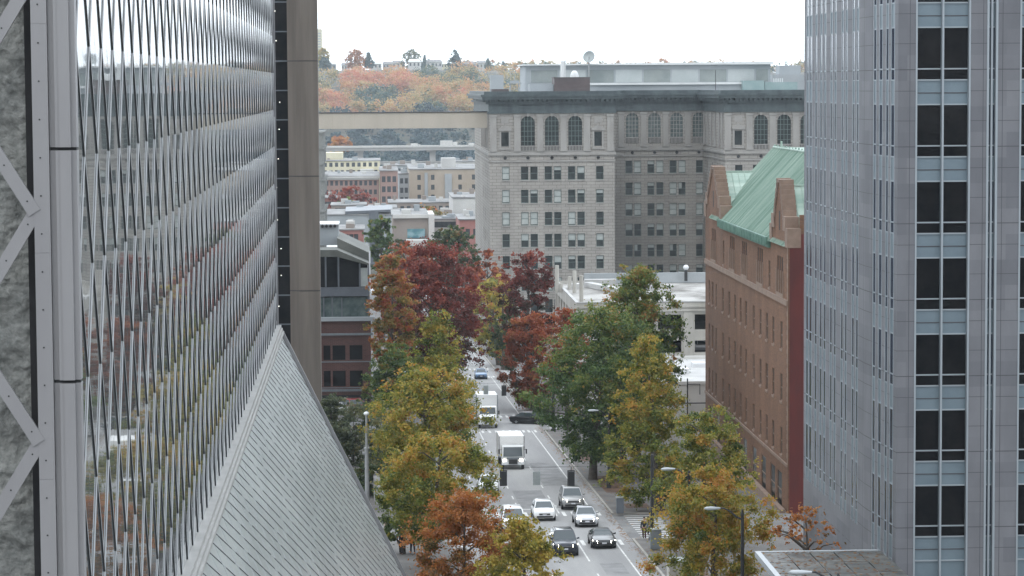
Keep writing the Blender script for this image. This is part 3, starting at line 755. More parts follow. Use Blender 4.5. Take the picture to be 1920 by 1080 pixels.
# roof-top penthouse and plant
KP = 5000 / 565.0
PX0, PX1 = (987 - 692) / KP, (1450 - 692) / KP
ph = MB(); ph.box(PX0, PX1, 566, 586, -1.7, 4.2); ph.build('penthouse', M['far_grey'], AB)
pg = MB(); x = PX0 + 1.2; i = 0
while x < PX1 - 2: 
    if i % 4 != 3 or True: pg.mat(i % 2).box(x, min(x + 5.6, PX1 - .6), 565.93, 565.998, .55, 3.2)
    x += 6.0; i += 1
pg.build('penthouse_glazing', [M['pent_glass'], mk('pale_glazing', (.34, .38, .38), (.44, .47, .47), .15, .3)], AB)
pr = MB(); pr.prism([(PX0 - .6, 564.8, 4.2), (PX1 + .4, 564.8, 4.2), (PX1 + .4, 564.8, 4.75), (PX0 - .6, 564.8, 4.45)], (0, 22, 0)); pr.build('penthouse_roof', M['metal_roof'], AB)
lr = MB(); lr.box((1105 - 692) / KP, (1392 - 692) / KP, 562.5, 566, -1.7, .0); lr.mat(1).box((1105 - 692) / KP - .2, (1395 - 692) / KP, 562, 566, .0, .45); lr.build('lean_to', [M['far_grey'], M['metal_roof']], AB)
bx = MB(); bx.box((1046 - 692) / K, (1114 - 692) / K, 534, 541, -1.7, 1.5); bx.box((1046 - 692) / K - .1, (1114 - 692) / K + .1, 533.9, 541.1, 1.5, 1.6)
bx.build('plant_box', M['rust_box'], AB)
bx = MB(); bx.box((1000 - 692) / K, (1046 - 692) / K - .1, 535, 541, -1.7, .25); bx.build('plant_duct', M['far_grey'], AB)
bx = MB(); bx.box((1390 - 692) / KP, (1430 - 692) / KP, 560, 564, -1.7, .75); bx.box((1432 - 692) / KP, (1494 - 692) / KP, 561, 564, -1.7, .4); bx.build('plant_tank', M['teal_box'], AB)
bx = MB()
for px_, r_, h in ((1067, .42, 6.6), (1072, .12, 7.0), (1102, .2, 3.2)): bx.tube([((px_ - 692) / K, 541.5, -1.7), ((px_ - 692) / K, 541.5, -1.7 + h)], r_, 10)
bx.sphere(((1091 - 692) / K, 543, 1.6), 1.1, 10, (.8, .8, 1.3)); bx.build('flue', M['metal_roof'], AB)
bx = MB(); cx_ = (972 - 692) / K; bx.box(cx_ - 1.4, cx_ + 1.4, 537, 538.5, .4, .6)
for s in (-1, 1): bx.tube([(cx_ + s * 1.0, 537.5, -1.7), (cx_ + s * .8, 537.5, .4)], .14, 6)
bx.box(cx_ - .9, cx_ + .9, 537, 538.4, .6, 1.0); bx.tube([(cx_, 537.7, 1), (cx_, 537.7, 1.9)], .1, 6)
bx.build('vent_stand', M['far_grey'], AB)
bx = MB(); bx.box((930 - 692) / K, (962 - 692) / K, 540, 546, -1.7, -.7); bx.build('roof_hatch', M['rust_box'], AB)
bx = MB(); bx.box((935 - 692) / K, (960 - 692) / K, 556, 562, -1.7, 2.2); bx.build('roof_hut', M['far_grey'], AB)
for k in range(5): bx = MB(); bx.tube([(((1452 + 4 * k) - 692) / KP, 563, -1.7), (((1452 + 4 * k) - 692) / KP, 563, 1.2)], .1, 6); bx.build('roof_pipe', M['metal_roof'], AB)
bx = MB(); bx.tube([((1340 - 692) / KP, 561, -1.7), ((1340 - 692) / KP, 561, 3)], .07, 6); bx.build('antenna', M['black_pole'], AB)
ds = thing('satellite_dish', 'pale round satellite dish standing on the roof of the arcaded stone building', 'satellite dish', ((1105 - 692) / KP, 564, -1.7))
db = MB(); cdish = Vector(((1105 - 692) / KP, 564, 6.0)); nd = Vector((-.35, -.85, .35)).normalized()
e1 = nd.cross(Vector((0, 0, 1))).normalized(); e2 = nd.cross(e1)
db.loft([[tuple(cdish + nd * (d + dd) + (e1 * math.cos(k * math.pi / 10) + e2 * math.sin(k * math.pi / 10)) * r) for k in range(20)] for r, d, dd in ((.02, -.45, 0), (.6, -.36, 0), (1.0, -.2, 0), (1.3, 0, 0), (1.3, 0, -.06), (.9, -.3, -.06), (.02, -.52, -.06))], cap=False)
db.build('dish', M['sign_back'], ds, smooth=True, sharp=60)
db = MB(); db.tube([(cdish.x, 564, -1.7), (cdish.x, 564.2, 5.4), tuple(cdish - nd * .4)], .14, 8); db.build('mast', M['steel_pole'], ds)
db = MB(); db.tube([tuple(cdish - nd * .3 + e1 * 1.0), tuple(cdish + nd * 1.1)], .04, 5); db.cbox(tuple(cdish + nd * 1.1), (.22, .22, .22)); db.build('feed_arm', M['steel_pole'], ds)

# ================================================================== BEIGE SKYBRIDGE
sb = thing('skybridge', 'plain beige enclosed footbridge spanning high above the avenue to the arcaded block', 'footbridge', (7, 532, -8.6))
b_ = MB(); b_.box(-31, AX0 - .05, 530, 533, -8.35, -5.25); b_.build('span', M['bridge_beige'], sb)
b_ = MB(); b_.box(-31, AX0 - .05, 529.8, 533.2, -5.25, -5.08); b_.build('roof_edge', M['alu_dark'], sb)
b_ = MB()
for k in range(8): b_.box(-11.5 + k * 4.4, -11.5 + k * 4.4 + .05, 529.985, 529.999, -8.3, -5.3)
b_.build('panel_seam', M['far_buff'], sb)
st = thing('rough_stone_building', 'narrow rough grey stone building below the left end of the skybridge', 'building', (-20, 545, zg(545)))
b_ = MB()
for k in range(14):
    z0 = -9 - k * 3.1; j = .25 * math.sin(k * 2.7)
    b_.box(-32, -9.0 + j, 528 + .2 * j, 560, z0 - 3.1, z0 - .25); b_.box(-32, -8.75 + j, 527.8, 560, z0 - .25, z0)
b_.box(-32, -12.2, 533.4, 560, -9.2, -1.5)
b_.build('stone_wall', M['rough_rock'], st)
# ================================================================== BROWN CONCRETE TOWER (left, beyond the lattice)
bt = thing('brown_concrete_tower', 'tall brown concrete tower with a broad corner column beyond the latticed facade', 'tower', (-14, 280, zg(280)))
b_ = MB()
ZG = zg(280) - .5
b_.mat(0).prism([(-7.15, 270, ZG), (-5.05, 270, ZG), (-5.05, 273.4, ZG), (-8.1, 273.4, ZG), (-8.1, 270.7, ZG)], (0, 0, 34 - ZG)); b_.build('corner_column', [M['brown_conc']], bt)
b_ = MB()
for k in range(5):
    z = 2.55 - 11.6 * (k - 2)
    b_.prism([(-7.16, 269.99, z), (-5.04, 269.99, z), (-5.04, 273, z), (-8.11, 273, z), (-8.11, 270.69, z)], (0, 0, .09))
b_.build('column_joint', M['alu_dark'], bt)
b_ = MB(); b_.box(-30, -8.2, 274.5, 298, ZG, 34); b_.build('core', M['brown_dark'], bt)
FHB = 2.97
for k in range(-4, 14):
    z = 2.55 - k * FHB
    if z - FHB < ZG: break
    w = MB(); w.box(-22, -8.12, 271.6, 271.7, z - FHB + .12, z); w.build('window', M['dark_glass'], bt)
b_ = MB()
for k in range(-10, 14):
    z = 2.55 - k * FHB
    if z < ZG: break
    b_.box(-22, -8.1, 271.4, 272.4, z, z + .12)
b_.build('floor_edge', M['slate_metal'], bt)
b_ = MB(); rng = random.Random(4)
CLM = mk('ceiling_lamp', (1, 1, 1), emit=(1, .95, .85), es=3)
for k in range(-2, 11): b_ = MB(); b_.sphere((-9.2 + rng.uniform(-.25, .3), 271.5, 2.55 - k * FHB - .8 - rng.uniform(0, .4)), .045, 6); b_.build('ceiling_lamp', CLM, bt)

# ================================================================== LOFT BUILDING (left, red brick with glazed top)
lf = thing('brick_loft_building', 'dark red brick building topped by two grey glazed storeys, right of the brown concrete column', 'building', (-10, 340, zg(350)))
X0, X1, Y0, Y1 = -26.0, .05, 340.0, 390.0
KL = 5000 / 340.
def lx(p): return (p - 694.5) / KL
def lz(y): return -(y - 165.0) / KL
b_ = MB(); hh = []
for p in (606, 623, 655):
    for a, b in ((650, 678), (698, 728)): hh.append((lx(p), lx(p + 24 if p != 606 else 619), lz(b), lz(a)))
for p in (570, 540, 500): hh += [(lx(p), lx(p + 22), lz(b), lz(a)) for a, b in ((650, 678), (698, 728))]
wall(b_, (0, Y0, 0), (1, 0, 0), NY, X0, X1, zg(Y0) - .5, lz(604), hh, .3)
sh = [(y, y + 1.7, lz(b), lz(a)) for y in (2, 6, 10, 15, 20, 25, 31, 37, 43) for a, b in ((650, 678), (698, 728))]
wall(b_, (X1, Y0, 0), (0, 1, 0), (1, 0, 0), 0, Y1 - Y0, zg(Y1) - .5, lz(604), sh, .3)
b_.quad((X0, Y0, zg(Y0)), (X0, Y1, zg(Y0)), (X0, Y1, lz(604)), (X0, Y0, lz(604)))
b_.build('brick_wall', M['red_brick'], lf)
for a, b, c, d in hh: 
    w = MB(); w.box(a, b, Y0 + .25, Y0 + .29, c, d); w.build('window', M['dark_glass'], lf)
for a, b, c, d in sh:
    w = MB(); w.box(X1 - .29, X1 - .25, Y0 + a, Y0 + b, c, d); w.build('window', M['dark_glass'], lf)
b_ = MB()
for z0, z1, p in ((lz(631), lz(627), .25), (lz(737), lz(733), .2), (lz(682), lz(680), .08), (lz(731), lz(729.5), .08)): b_.box(X0, X1 + p, Y0 - p, Y1, z0, z1) if p > .1 else b_.box(X0, X1, Y0 - p, Y0 - .002, z0, z1)
b_.build('cornice_band', M['cab_grey'], lf)
b_ = MB(); b_.box(X0 + .4, X1 - .3, Y0 - .06, Y0 - .004, zg(Y0) + .1, lz(744)); b_.build('shopfront', M['dark'], lf)
b_ = MB(); b_.box(X0, X1 + .5, Y0 - .35, Y1, lz(604), lz(597)); b_.build('terrace_slab', M['far_grey'], lf)
b_ = MB(); b_.box(X0, X1 - .2, Y0 + .6, Y1 - 5, lz(597), lz(560)); b_.build('lower_glazing', M['teal_glass'], lf)
b_ = MB()
for p in (606, 622, 640, 690): b_.box(lx(p), lx(p) + .16, Y0 + .45, Y0 + .6, lz(597), lz(558))
b_.box(X0, X1 - .1, Y0 + .35, Y1 - 5, lz(558), lz(541))
for p in (610, 634, 674, 692): b_.box(lx(p), lx(p) + .22, Y0 + .45, Y0 + .7, lz(541), lz(497 if p > 660 else 484))
for y in (350, 360, 372): b_.box(X1 - .3, X1 - .1, y, y + .2, lz(597), lz(500))
b_.build('steel_frame', M['slate_metal'], lf)
b_ = MB(); b_.box(X0, X1 - .35, Y0 + .75, Y1 - 6, lz(541), lz(497)); b_.prism([(X0, Y0 + .75, lz(497)), (lx(692), Y0 + .75, lz(497)), (lx(634), Y0 + .75, lz(483)), (X0, Y0 + .75, lz(483))], (0, 40, 0))
b_.build('upper_glazing', M['dark_glass'], lf)
b_ = MB(); b_.box(lx(676), lx(690), Y0 + .6, Y0 + .7, lz(540), lz(505)); b_.build('curtain', M['blind'], lf)
b_ = MB()
e = [(X0, lz(470)), (lx(633), lz(470)), (lx(695), lz(497)), (lx(695), lz(500)), (lx(633), lz(483)), (X0, lz(483))]
b_.prism([(x, Y0 - .1, z) for x, z in e], (0, 6, 0))
b_.hexa([(lx(633), Y0 + 5, lz(470)), (lx(696), Y0 + 5, lz(497)), (lx(696), Y0 + 22, lz(497)), (lx(633), Y0 + 22, lz(470)), (lx(633), Y0 + 5, lz(452)), (lx(694), Y0 + 5, lz(481)), (lx(694), Y0 + 22, lz(481)), (lx(633), Y0 + 22, lz(452))])
b_.build('sloped_roof', M['patina_roof'], lf)
b_ = MB(); b_.bar((lx(694), Y0 - .12, lz(478)), (lx(695), Y0 - .12, lz(560)), (0, -1, 0), .16, 0, .1); b_.bar((lx(694.5), Y0 + 4.8, lz(477)), (lx(694.5), Y0 + 4.8, lz(500)), (0, -1, 0), .2, 0, .1); b_.box(X1 - .1, X1 + .5, Y0 + .1, Y0 + 8, lz(597), lz(552)); b_.build('white_downpipe', M['white_metal'], lf)
b_ = MB(); b_.mat(0).box(lx(585), lx(635), Y0 + 10, Y0 + 16, lz(470), lz(431)); b_.mat(1).box(lx(580), lx(636), Y0 + 9.8, Y0 + 16.2, lz(431), lz(428)); b_.mat(2)
for p in (604, 612, 620, 628): b_.disc((lx(p), Y0 + 10, lz(433)), (0, -1, 0), .2, .3)
b_.build('roof_plant', [M['far_grey'], M['white_metal'], M['dark']], lf)

# ================================================================== GABLED BRICK BUILDING (right)
gb = thing('gabled_brick_building', 'orange-brown brick building with a steep green copper roof and stepped stone-capped gables', 'building', (42, 240, zg(240)))
GX, GY0, GY1, GXB = 34.0, 215.0, 268.5, 52.0
ZE, ZRD, GXR = -13.25, -6.3, 40.2
def bd(p): return 34.0 * 5000 / (p - 692.5)
def bz(y, Y): return -(y - 165.) * Y / 5000
cols = [bd(p) for p in (1333, 1339.5, 1346, 1359, 1371, 1382, 1392.5, 1403, 1417.5, 1430.5, 1442.5, 1455, 1470.5)]
rowz = [-20.75, -25.1, -29.55]
b_ = MB(); ho = []
for i, y in enumerate(cols):
    w = .42 if i in (0, 1, 2) else .5
    for z in rowz: ho.append((y - GY0 - w, y - GY0 + w, z - 1.15, z + 1.15))
big = [(y - GY0, 1.35) for y in (219.5, 223.2, 228.5, 234, 240, 246, 252, 259, 264)]
for y, w in big: ho.append((y - w, y + w, -35.2, -32.2))
trip = []
for yc in (262, 248.5, 240.3, 230.6, 219.3):
    for k in (-1.15, 0, 1.15): trip.append((yc + k - GY0 - .36, yc + k - GY0 + .36, -17.3, -14.25))
for yc in (254.6, 225.2): trip.append((yc - GY0 - .45, yc - GY0 + .45, -17.3, -15.0))
ho += trip
ho.append((219.3 - GY0 - .3, 219.3 - GY0 + .3, -12.2, -10.4)); ho.append((262 - GY0 - .3, 262 - GY0 + .3, -12.2, -10.4))
zg0 = zg(GY1) - .5
wall(b_, (GX, GY0, 0), (0, 1, 0), NX, 0, GY1 - GY0, zg0, ZE, ho[:-2], .09)
# two cross gables rise through the eave
GAB = [(215.0, 224.4, 219.6, -8.1), (256.0, 268.5, 262.2, -8.3)]
for a, b, c, zp in GAB:
    h = ho[-2] if a < 230 else ho[-1]
    b_.mat(0).prism([(GX, a, ZE), (GX, b, ZE), (GX, b - 1.0, ZE + 1.3), (GX, b - 2.2, ZE + 2.2), (GX, c + .7, zp), (GX, c - .7, zp), (GX, a + 2.2, ZE + 2.2), (GX, a + 1.0, ZE + 1.3)], (.9, 0, 0))
    b_.cur = 1; b_.box(GX - .004, GX + .1, c - .3, c + .3, -12.1, -10.5); b_.cur = 0
wall(b_, (GX, GY0, 0), (1, 0, 0), NY, 0, GXB - GX, zg0, ZE, [], .3)
b_.prism([(GX + 1.0, GY0, ZE), (GXB, GY0, ZE), (GXB, GY0, ZE + 2.6), (GX + 1.0, GY0, ZE + 2.6)], (0, .6, 0))
b_.quad((GX, GY1, zg0), (GXB, GY1, zg0), (GXB, GY1, ZE), (GX, GY1, ZE)); b_.quad((GXB, GY0, zg0), (GXB, GY1, zg0), (GXB, GY1, ZE), (GXB, GY0, ZE))
b_.build('brick_wall', [M['brick'], M['dark']], gb)
b_ = MB()
b_.box(GX - .16, GX, GY0, GY1, -18.05, -17.6); b_.box(GX - .1, GX, GY0, GY1, -31.3, -31.05)
b_.build('stone_band', M['brick_stone'], gb)
for a, b, c, zp in GAB:                      # stepped stone copings
    b_ = MB()
    pts = [(b, ZE), (b - 1.0, ZE + 1.3), (b - 2.2, ZE + 2.2), (c + .7, zp), (c - .7, zp), (a + 2.2, ZE + 2.2), (a + 1.0, ZE + 1.3), (a, ZE)]
    for (p, q) in zip(pts, pts[1:]):
        n_ = 7 if abs(q[1] - p[1]) > 2 else 1
        for k in range(n_):
            s0, s1 = k / n_, (k + 1) / n_
            y0, z0 = p[0] + (q[0] - p[0]) * s0, p[1] + (q[1] - p[1]) * s0; y1, z1 = p[0] + (q[0] - p[0]) * s1, p[1] + (q[1] - p[1]) * s1
            b_.box(GX - .12, GX + 1.02, min(y0, y1) - .1, max(y0, y1) + .1, min(z0, z1) - .05, max(z0, z1) + .22 + .012 * k)
    b_.build('gable_coping', M['brick_stone'], gb)
b_ = MB()
for yc in (262, 248.5, 240.3, 230.6, 219.3):
    b_ = MB(); b_.box(GX - .085, GX - .003, yc - 1.9, yc + 1.9, -17.58, -17.3)
    for k in (-1.73, -.58, .58, 1.73): b_.box(GX - .08, GX - .003, yc + k - .12, yc + k + .12, -17.3, -15.4)
    b_.build('window_colonnettes', M['brick_stone'], gb)
b_ = MB()
for k in range(46): b_.box(GX - .03, GX - .002, GY0 + .0, GY0 + (.55 if k % 2 else .3), -31 + k * .39, -31 + k * .39 + .392)
b_.build('corner_quoins', M['brick_stone'], gb)
proto = {}
for a, b, c, d in ho[:-2]:
    key = (round(b - a, 2), round(d - c, 2))
    if key not in proto:
        w, h = key; p = MB(); p.quad((0, -w / 2, -h / 2), (0, w / 2, -h / 2), (0, w / 2, h / 2), (0, -w / 2, h / 2)); o = p.build('window', M['room_glass'], gb, local=True); ORG[o.name] = ORG[gb.name]
        f = MB()
        for y0, y1, z0, z1 in ((-w / 2, -w / 2 + .07, -h / 2, h / 2), (w / 2 - .07, w / 2, -h / 2, h / 2), (-w / 2 + .07, w / 2 - .07, -.04, .04), (-w / 2 + .07, w / 2 - .07, -h / 2, -h / 2 + .08)): f.box(-.03, -.005, y0, y1, z0, z1)
        if abs(h - 2.3) < .05: f.box(-.15, -.083, -w / 2 - .06, w / 2 + .06, -h / 2 - .18, -h / 2)
        f.build('frame', M['brick_stone'] if w > 2 or abs(h - 2.3) < .05 else M['rust_box'], o, local=True); proto[key] = o
    put(proto[key], gb, (GX + .08, GY0 + (a + b) / 2, (c + d) / 2))
for o in proto.values(): drop(o)
# roof: main ridge along the avenue, standing seams, copper eave
b_ = MB(); s0, s1 = Vector((GX - .25, 0, ZE)), Vector((GXR, 0, ZRD)); nrm = Vector((-(s1.z - s0.z), 0, s1.x - s0.x)).normalized()
ya, yb = 216.0, 263.5
b_.prism([(GX - .25, ya, ZE), (GXR, ya, ZRD), (GXB - 5, ya, ZRD), (GXB, ya, ZE)], (0, yb - ya, 0))
y = ya + .3
while y < yb:
    b_.bar((GX - .25, y, ZE), (GXR, y, ZRD), nrm, .05, 0, .09); y += .62
for a, b, c, zp in GAB:
    zr_ = zp - .35; xi = GX + (zr_ - ZE) / (ZRD - ZE) * (GXR - GX) + 1.2
    b_.prism([(GX + .9, a + .3, ZE + .1), (GX + .9, c, zr_), (GX + .9, b - .3, ZE + .1)], (xi - GX + 2.5, 0, 0))
    for k in range(9):
        x = GX + 1.2 + k * .62
        for yy in (a + .3, b - .3): 
            pa, pb = Vector((x, yy, ZE + .1)), Vector((x, c, zr_)); nn = Vector((0, (-1 if yy < c else 1) * (zr_ - ZE - .1), abs(c - yy))).normalized(); b_.bar(pa, pb, nn, .05, 0, .08)
    b_.box(GX + .9, xi + 2.5, c - .1, c + .1, zr_ - .05, zr_ + .12)
b_.build('copper_roof', M['copper'], gb)
b_ = MB(); b_.tube([(GXR, ya, ZRD + .05), (GXR, yb, ZRD + .05)], .12, 8)
for k in range(26): b_.sphere((GXR, ya + .5 + k * 1.85, ZRD + .24), .1, 6)
b_.tube([(GXR, 258.6, ZRD), (GXR, 258.6, ZRD + .75)], .1, 6); b_.build('ridge_cresting', M['copper'], gb)
b_ = MB(); b_.box(GX - .45, GX - .26, 224.5, 255.9, ZE - .35, ZE + .3); b_.box(GX - .26, GX, 224.5, 255.9, ZE - .6, ZE - .05)
for k in range(34): b_.box(GX - .5, GX - .45, 224.8 + k * .93, 224.92 + k * .93, ZE - .45, ZE + .2)
b_.build('eaves_gutter', M['copper_dark'], gb)
b_ = MB(); b_.box(GX + .12, GX + 9, GY0 - .06, GY0 - .003, zg0, -12.2); b_.build('red_wall_panel', M['red_wall'], gb)
b_ = MB(); b_.box(GX - .6, GX - .17, GY0 + .3, GY1, zg(GY1), zg(GY0) + .3); b_.build('plinth', M['brick_stone'], gb)

# ================================================================== CREAM PARKING GARAGE
pk = thing('parking_garage', 'stained cream parking garage with open decks, left of the gabled brick building', 'parking garage', (50, 345, zg(345)))
PXa, PXb, PYa, PYb, PZ = 25.5, 82.0, 328.0, 366.0, -26.9
b_ = MB(); hp = []
for z0, z1 in ((-30.35, -28.45), (-33.2, -31.7), (-36.6, -34.9)):
    for k in range(12): hp.append((26.4 + 4.6 * k, 29.35 + 4.6 * k, z0, z1))
wall(b_, (0, PYa, 0), (1, 0, 0), NY, PXa, PXb, zg(PYb) - .5, PZ, hp, .5)
hs_ = [(1.2 + 4.6 * k, 4.3 + 4.6 * k, z0, z1) for k in range(8) for z0, z1 in ((-30.35, -28.45), (-33.2, -31.7), (-36.6, -34.9))]
wall(b_, (PXa, PYa, 0), (0, 1, 0), NX, 0, PYb - PYa, zg(PYb) - .5, PZ, hs_, .5)
b_.quad((PXb, PYa, zg(PYb)), (PXb, PYb, zg(PYb)), (PXb, PYb, PZ), (PXb, PYa, PZ)); b_.quad((PXa, PYb, zg(PYb)), (PXb, PYb, zg(PYb)), (PXb, PYb, PZ), (PXa, PYb, PZ))
for k in range(12): b_.box(29.6 + 4.6 * k, 30.75 + 4.6 * k, PYa - .18, PYa - .003, zg(PYb), -28.0)
b_.box(PXa - .25, PXb, PYa - .3, PYa - .19, -28.0, -27.8); b_.box(PXa - .2, PXb, PYa - .16, PYa - .003, -27.55, -27.3)
b_.build('concrete_wall', M['cream_wall'], pk)
b_ = MB()
for z in (-30.5, -33.4, -36.9): b_.box(PXa + .6, PXb - .6, PYa + .6, PYb - .6, z - .3, z)
b_.build('parking_deck', M['concrete'], pk)
b_ = MB(); b_.box(PXa + 5, PXb - 2, PYa + 14, PYa + 14.3, zg(PYb), PZ - .6); b_.build('inner_wall', M['dark'], pk)
b_ = MB(); b_.box(PXa + .3, PXb - .3, PYa + .3, PYb - .3, PZ - .7, PZ - .45); b_.build('roof', M['stain_roof'], pk)
b_ = MB(); b_.box(PXa - .1, PXb, PYa - .1, PYa + .3, PZ, PZ + .12); b_.box(PXa - .1, PXa + .3, PYa + .3, PYb, PZ, PZ + .12); b_.build('parapet_cap', M['white_roof'], pk)
b_ = MB(); b_.box(PXa + 4, PXb, PYb - .4, PYb, PZ - .4, PZ + 1.0)
for k in range(14): b_.box(PXa + 5 + 4 * k, PXa + 5.1 + 4 * k, PYb - .46, PYb - .41, PZ, PZ + 1.3)
b_.build('back_parapet', M['far_grey'], pk)
for px_, Y, h in ((1046, 352, 3.6), (1054, 352, 1.2), (1079, 350, 3.0), (1070, 356, 1.8), (1092, 333, 3.6)): b_ = MB(); b_.tube([((px_ - 694) * Y / 5000, Y, PZ - .5), ((px_ - 694) * Y / 5000, Y, PZ - .5 + h)], .26, 10); b_.build('vent_pipe', M['cream_wall'], pk)
b_ = MB()
b_.bar((29.5, 360, PZ - .1), (34, 344, PZ - .1), (0, 0, 1), 1.1, -.3, .35); b_.bar((29.2, 361.5, PZ - .1), (33.5, 361.5, PZ - .1), (0, 0, 1), 1.3, -.3, .6); b_.build('roof_duct', M['white_roof'], pk)
for q in ((36, 38, 352, 354, PZ - .5, PZ + .3), (26.7, 28.6, 357, 359, PZ - .5, PZ + .2), (44.5, 47, 340, 343, PZ - .5, PZ + .4)):
    b_ = MB(); b_.box(*q); b_.build('roof_hatch', M['white_roof'], pk)
gl_ = thing('rooftop_lamp', 'small lamp with a white globe on the roof edge of the cream parking garage', 'lamp', ((1290 - 694) * 365 / 5000., 364.9, PZ + .55 - .6))
b_ = MB(); xx = (1290 - 694) * 365 / 5000.; b_.tube([(xx, 364.9, PZ - .1), (xx, 364.9, PZ + 1.5)], .22, 8); b_.build('post', M['black_pole'], gl_)
b_ = MB(); b_.sphere((xx, 364.9, PZ + 1.75), .38, 10); b_.build('globe', M['white_metal'], gl_)
# low white building in front of the garage
lw = thing('low_white_building', 'low white building with a bare pale roof between the garage and the brick building', 'building', (40, 288, zg(288)))
b_ = MB(); b_.box(29.5, 60, 276, 301, zg(301) - .3, -31.3); b_.build('white_wall', M['far_white'], lw)
b_ = MB(); b_.box(29.6, 59.9, 276.1, 300.9, -31.3, -31.2); b_.build('roof', M['white_roof'], lw)
b_ = MB(); b_.box(29.4, 60.1, 275.9, 276.3, -31.3, -30.95); b_.box(29.4, 60.1, 300.7, 301.1, -31.3, -30.85); b_.box(29.4, 29.7, 276.3, 300.7, -31.3, -30.95); b_.build('parapet', M['far_white'], lw)
for q in ((35.6, 37.0, 292, 294, -31.2, -30.75), (33, 34.3, 285, 287, -31.2, -30.6), (31.2, 32.2, 296, 298, -31.2, -30.8)): b_ = MB(); b_.box(*q); b_.build('skylight', M['white_metal'], lw)
b_ = MB()
for x in (33.0, 35.2): b_.tube([(x, 275.5, -36), (x, 275.5, -30.6)], .07, 6)
b_.tube([(32.6, 275.5, -33.2), (36, 275.5, -33.2)], .07, 6); b_.tube([(33, 275.5, -31.2), (34.3, 275.5, -31.2), (34.3, 275.5, -32.3)], .05, 6)
b_.tube([(32.9, 287, -31.2), (32.9, 287, -28.9)], .06, 6); b_.build('pipe_frame', M['black_pole'], lw)

# ================================================================== GLASS CANOPY at the foot of the granite tower
cp = thing('entrance_canopy', 'flat glass entrance canopy with a pale metal rim at the foot of the granite tower', 'canopy', (24, 130, zg(130)))
CXa, CXb, CYa, CYb, CZ = 20.4, 27.0, 112.0, 140.2, -24.95
b_ = MB()
for i in range(5):
    for j in range(9):
        x0, x1 = CXa + .3 + i * 1.3, CXa + .3 + (i + 1) * 1.3 - .06; y0, y1 = CYa + .3 + j * 3.08, CYa + .3 + (j + 1) * 3.08 - .06
        b_.box(x0, x1, y0, y1, CZ - .02 + .01 * ((i + j) % 3), CZ + .01 * ((i + j) % 3))
b_.build('glass_panel', M['canopy_glass'], cp)
b_ = MB(); b_.box(CXa, CXa + .28, CYa, CYb, CZ - .25, CZ + .05); b_.box(CXa + .28, CXb, CYb - .2, CYb, CZ - .25, CZ + .05); b_.box(CXa + .28, CXb, CYa, CYa + .2, CZ - .25, CZ + .05); b_.build('rim', M['lamp_head'], cp)
b_ = MB()
for j in range(10): b_.box(CXa + .28, CXb, CYa + .22 + j * 3.08, CYa + .34 + j * 3.08, CZ - .35, CZ - .03)
b_.box(CXb - .4, CXb - .1, CYa + .3, CYb - .3, CZ - .4, CZ - .04); b_.build('beam', M['slate_metal'], cp)
b_ = MB()
for y in (CYa + 3, CYa + 14, CYb - 3):
    for x in (CXa + 1.2, CXb - 1): b_.tube([(x, y, zg(y)), (x, y, CZ - .3)], .12, 8)
b_.build('canopy_post', M['steel_pole'], cp)
rng = np.random.default_rng(8)

# ================================================================== THE CITY BEYOND
def flat_block(name, label, x0, x1, y0, y1, zt, mat, rows_, cols_, ww, wh, fh, z_first, side=None, extra=None, cat='building', x_in=1.2):
    th = thing(name, label, cat, ((x0 + x1) / 2, (y0 + y1) / 2, zg(y0)))
    b = MB(); hl = []; zb = zg(y0) - .5
    for i in range(cols_):
        xc0 = x0 + x_in + (x1 - x0 - 2 * x_in) * (i + .5) / cols_
        for j in range(rows_): hl.append((xc0 - ww / 2, xc0 + ww / 2, z_first - j * fh - wh, z_first - j * fh))
    wall(b, (0, y0, 0), (1, 0, 0), NY, x0, x1, zb, zt, hl, .3)
    hside = []
    if side:
        n_, sgn = side
        for i in range(n_):
            yc_ = (y1 - y0) * (i + .5) / n_
            for j in range(rows_): hside.append((yc_ - ww / 2, yc_ + ww / 2, z_first - j * fh - wh, z_first - j * fh))
        wall(b, (x0 if sgn < 0 else x1, y0, 0), (0, 1, 0), (sgn, 0, 0), 0, y1 - y0, zb, zt, hside, .3)
    for xx, sg_ in ((x0, -1), (x1, 1)):
        if not side or side[1] != sg_: b.quad((xx, y0, zb), (xx, y1, zb), (xx, y1, zt), (xx, y0, zt))
    b.quad((x0, y1, zb), (x1, y1, zb), (x1, y1, zt), (x0, y1, zt))
    b.build('wall', mat, th)
    r = MB(); r.box(x0 - .3, x1 + .3, y0 - .3, y1, zt - .05, zt + .25); r.build('roof', M['far_roof'], th)
    rq = random.Random(label)
    for _ in range(4):
        ux = rq.uniform(x0 + 1, x1 - 3); uy = rq.uniform(y0 + 1, y1 - 5); us = rq.uniform(.8, 2.6); r = MB(); r.box(ux, min(ux + us, x1 - .3), uy, uy + us, zt + .25, zt + .25 + rq.uniform(.5, 1.8)); r.build('roof_unit', rq.choice([M['far_white'], M['far_grey'], M['far_brown']]), th)
    p = MB(); p.quad((-ww / 2, 0, -wh / 2), (ww / 2, 0, -wh / 2), (ww / 2, 0, wh / 2), (-ww / 2, 0, wh / 2)); w = p.build('window', M['far_pane'], th, local=True); ORG[w.name] = ORG[th.name]
    n = 0
    for a, b2, c, d in hl:
        if n < 70: put(w, th, ((a + b2) / 2, y0 + .28, (c + d) / 2)); n += 1
    for a, b2, c, d in hside:
        if n < 98: put(w, th, ((x0 if side[1] < 0 else x1) - side[1] * .28, y0 + (a + b2) / 2, (c + d) / 2), R(90)); n += 1
    drop(w)
    return th
def fx(p, Y): return (p - 691) * Y / 5000.
def fz(y, Y): return -(y - 164) * Y / 5000.
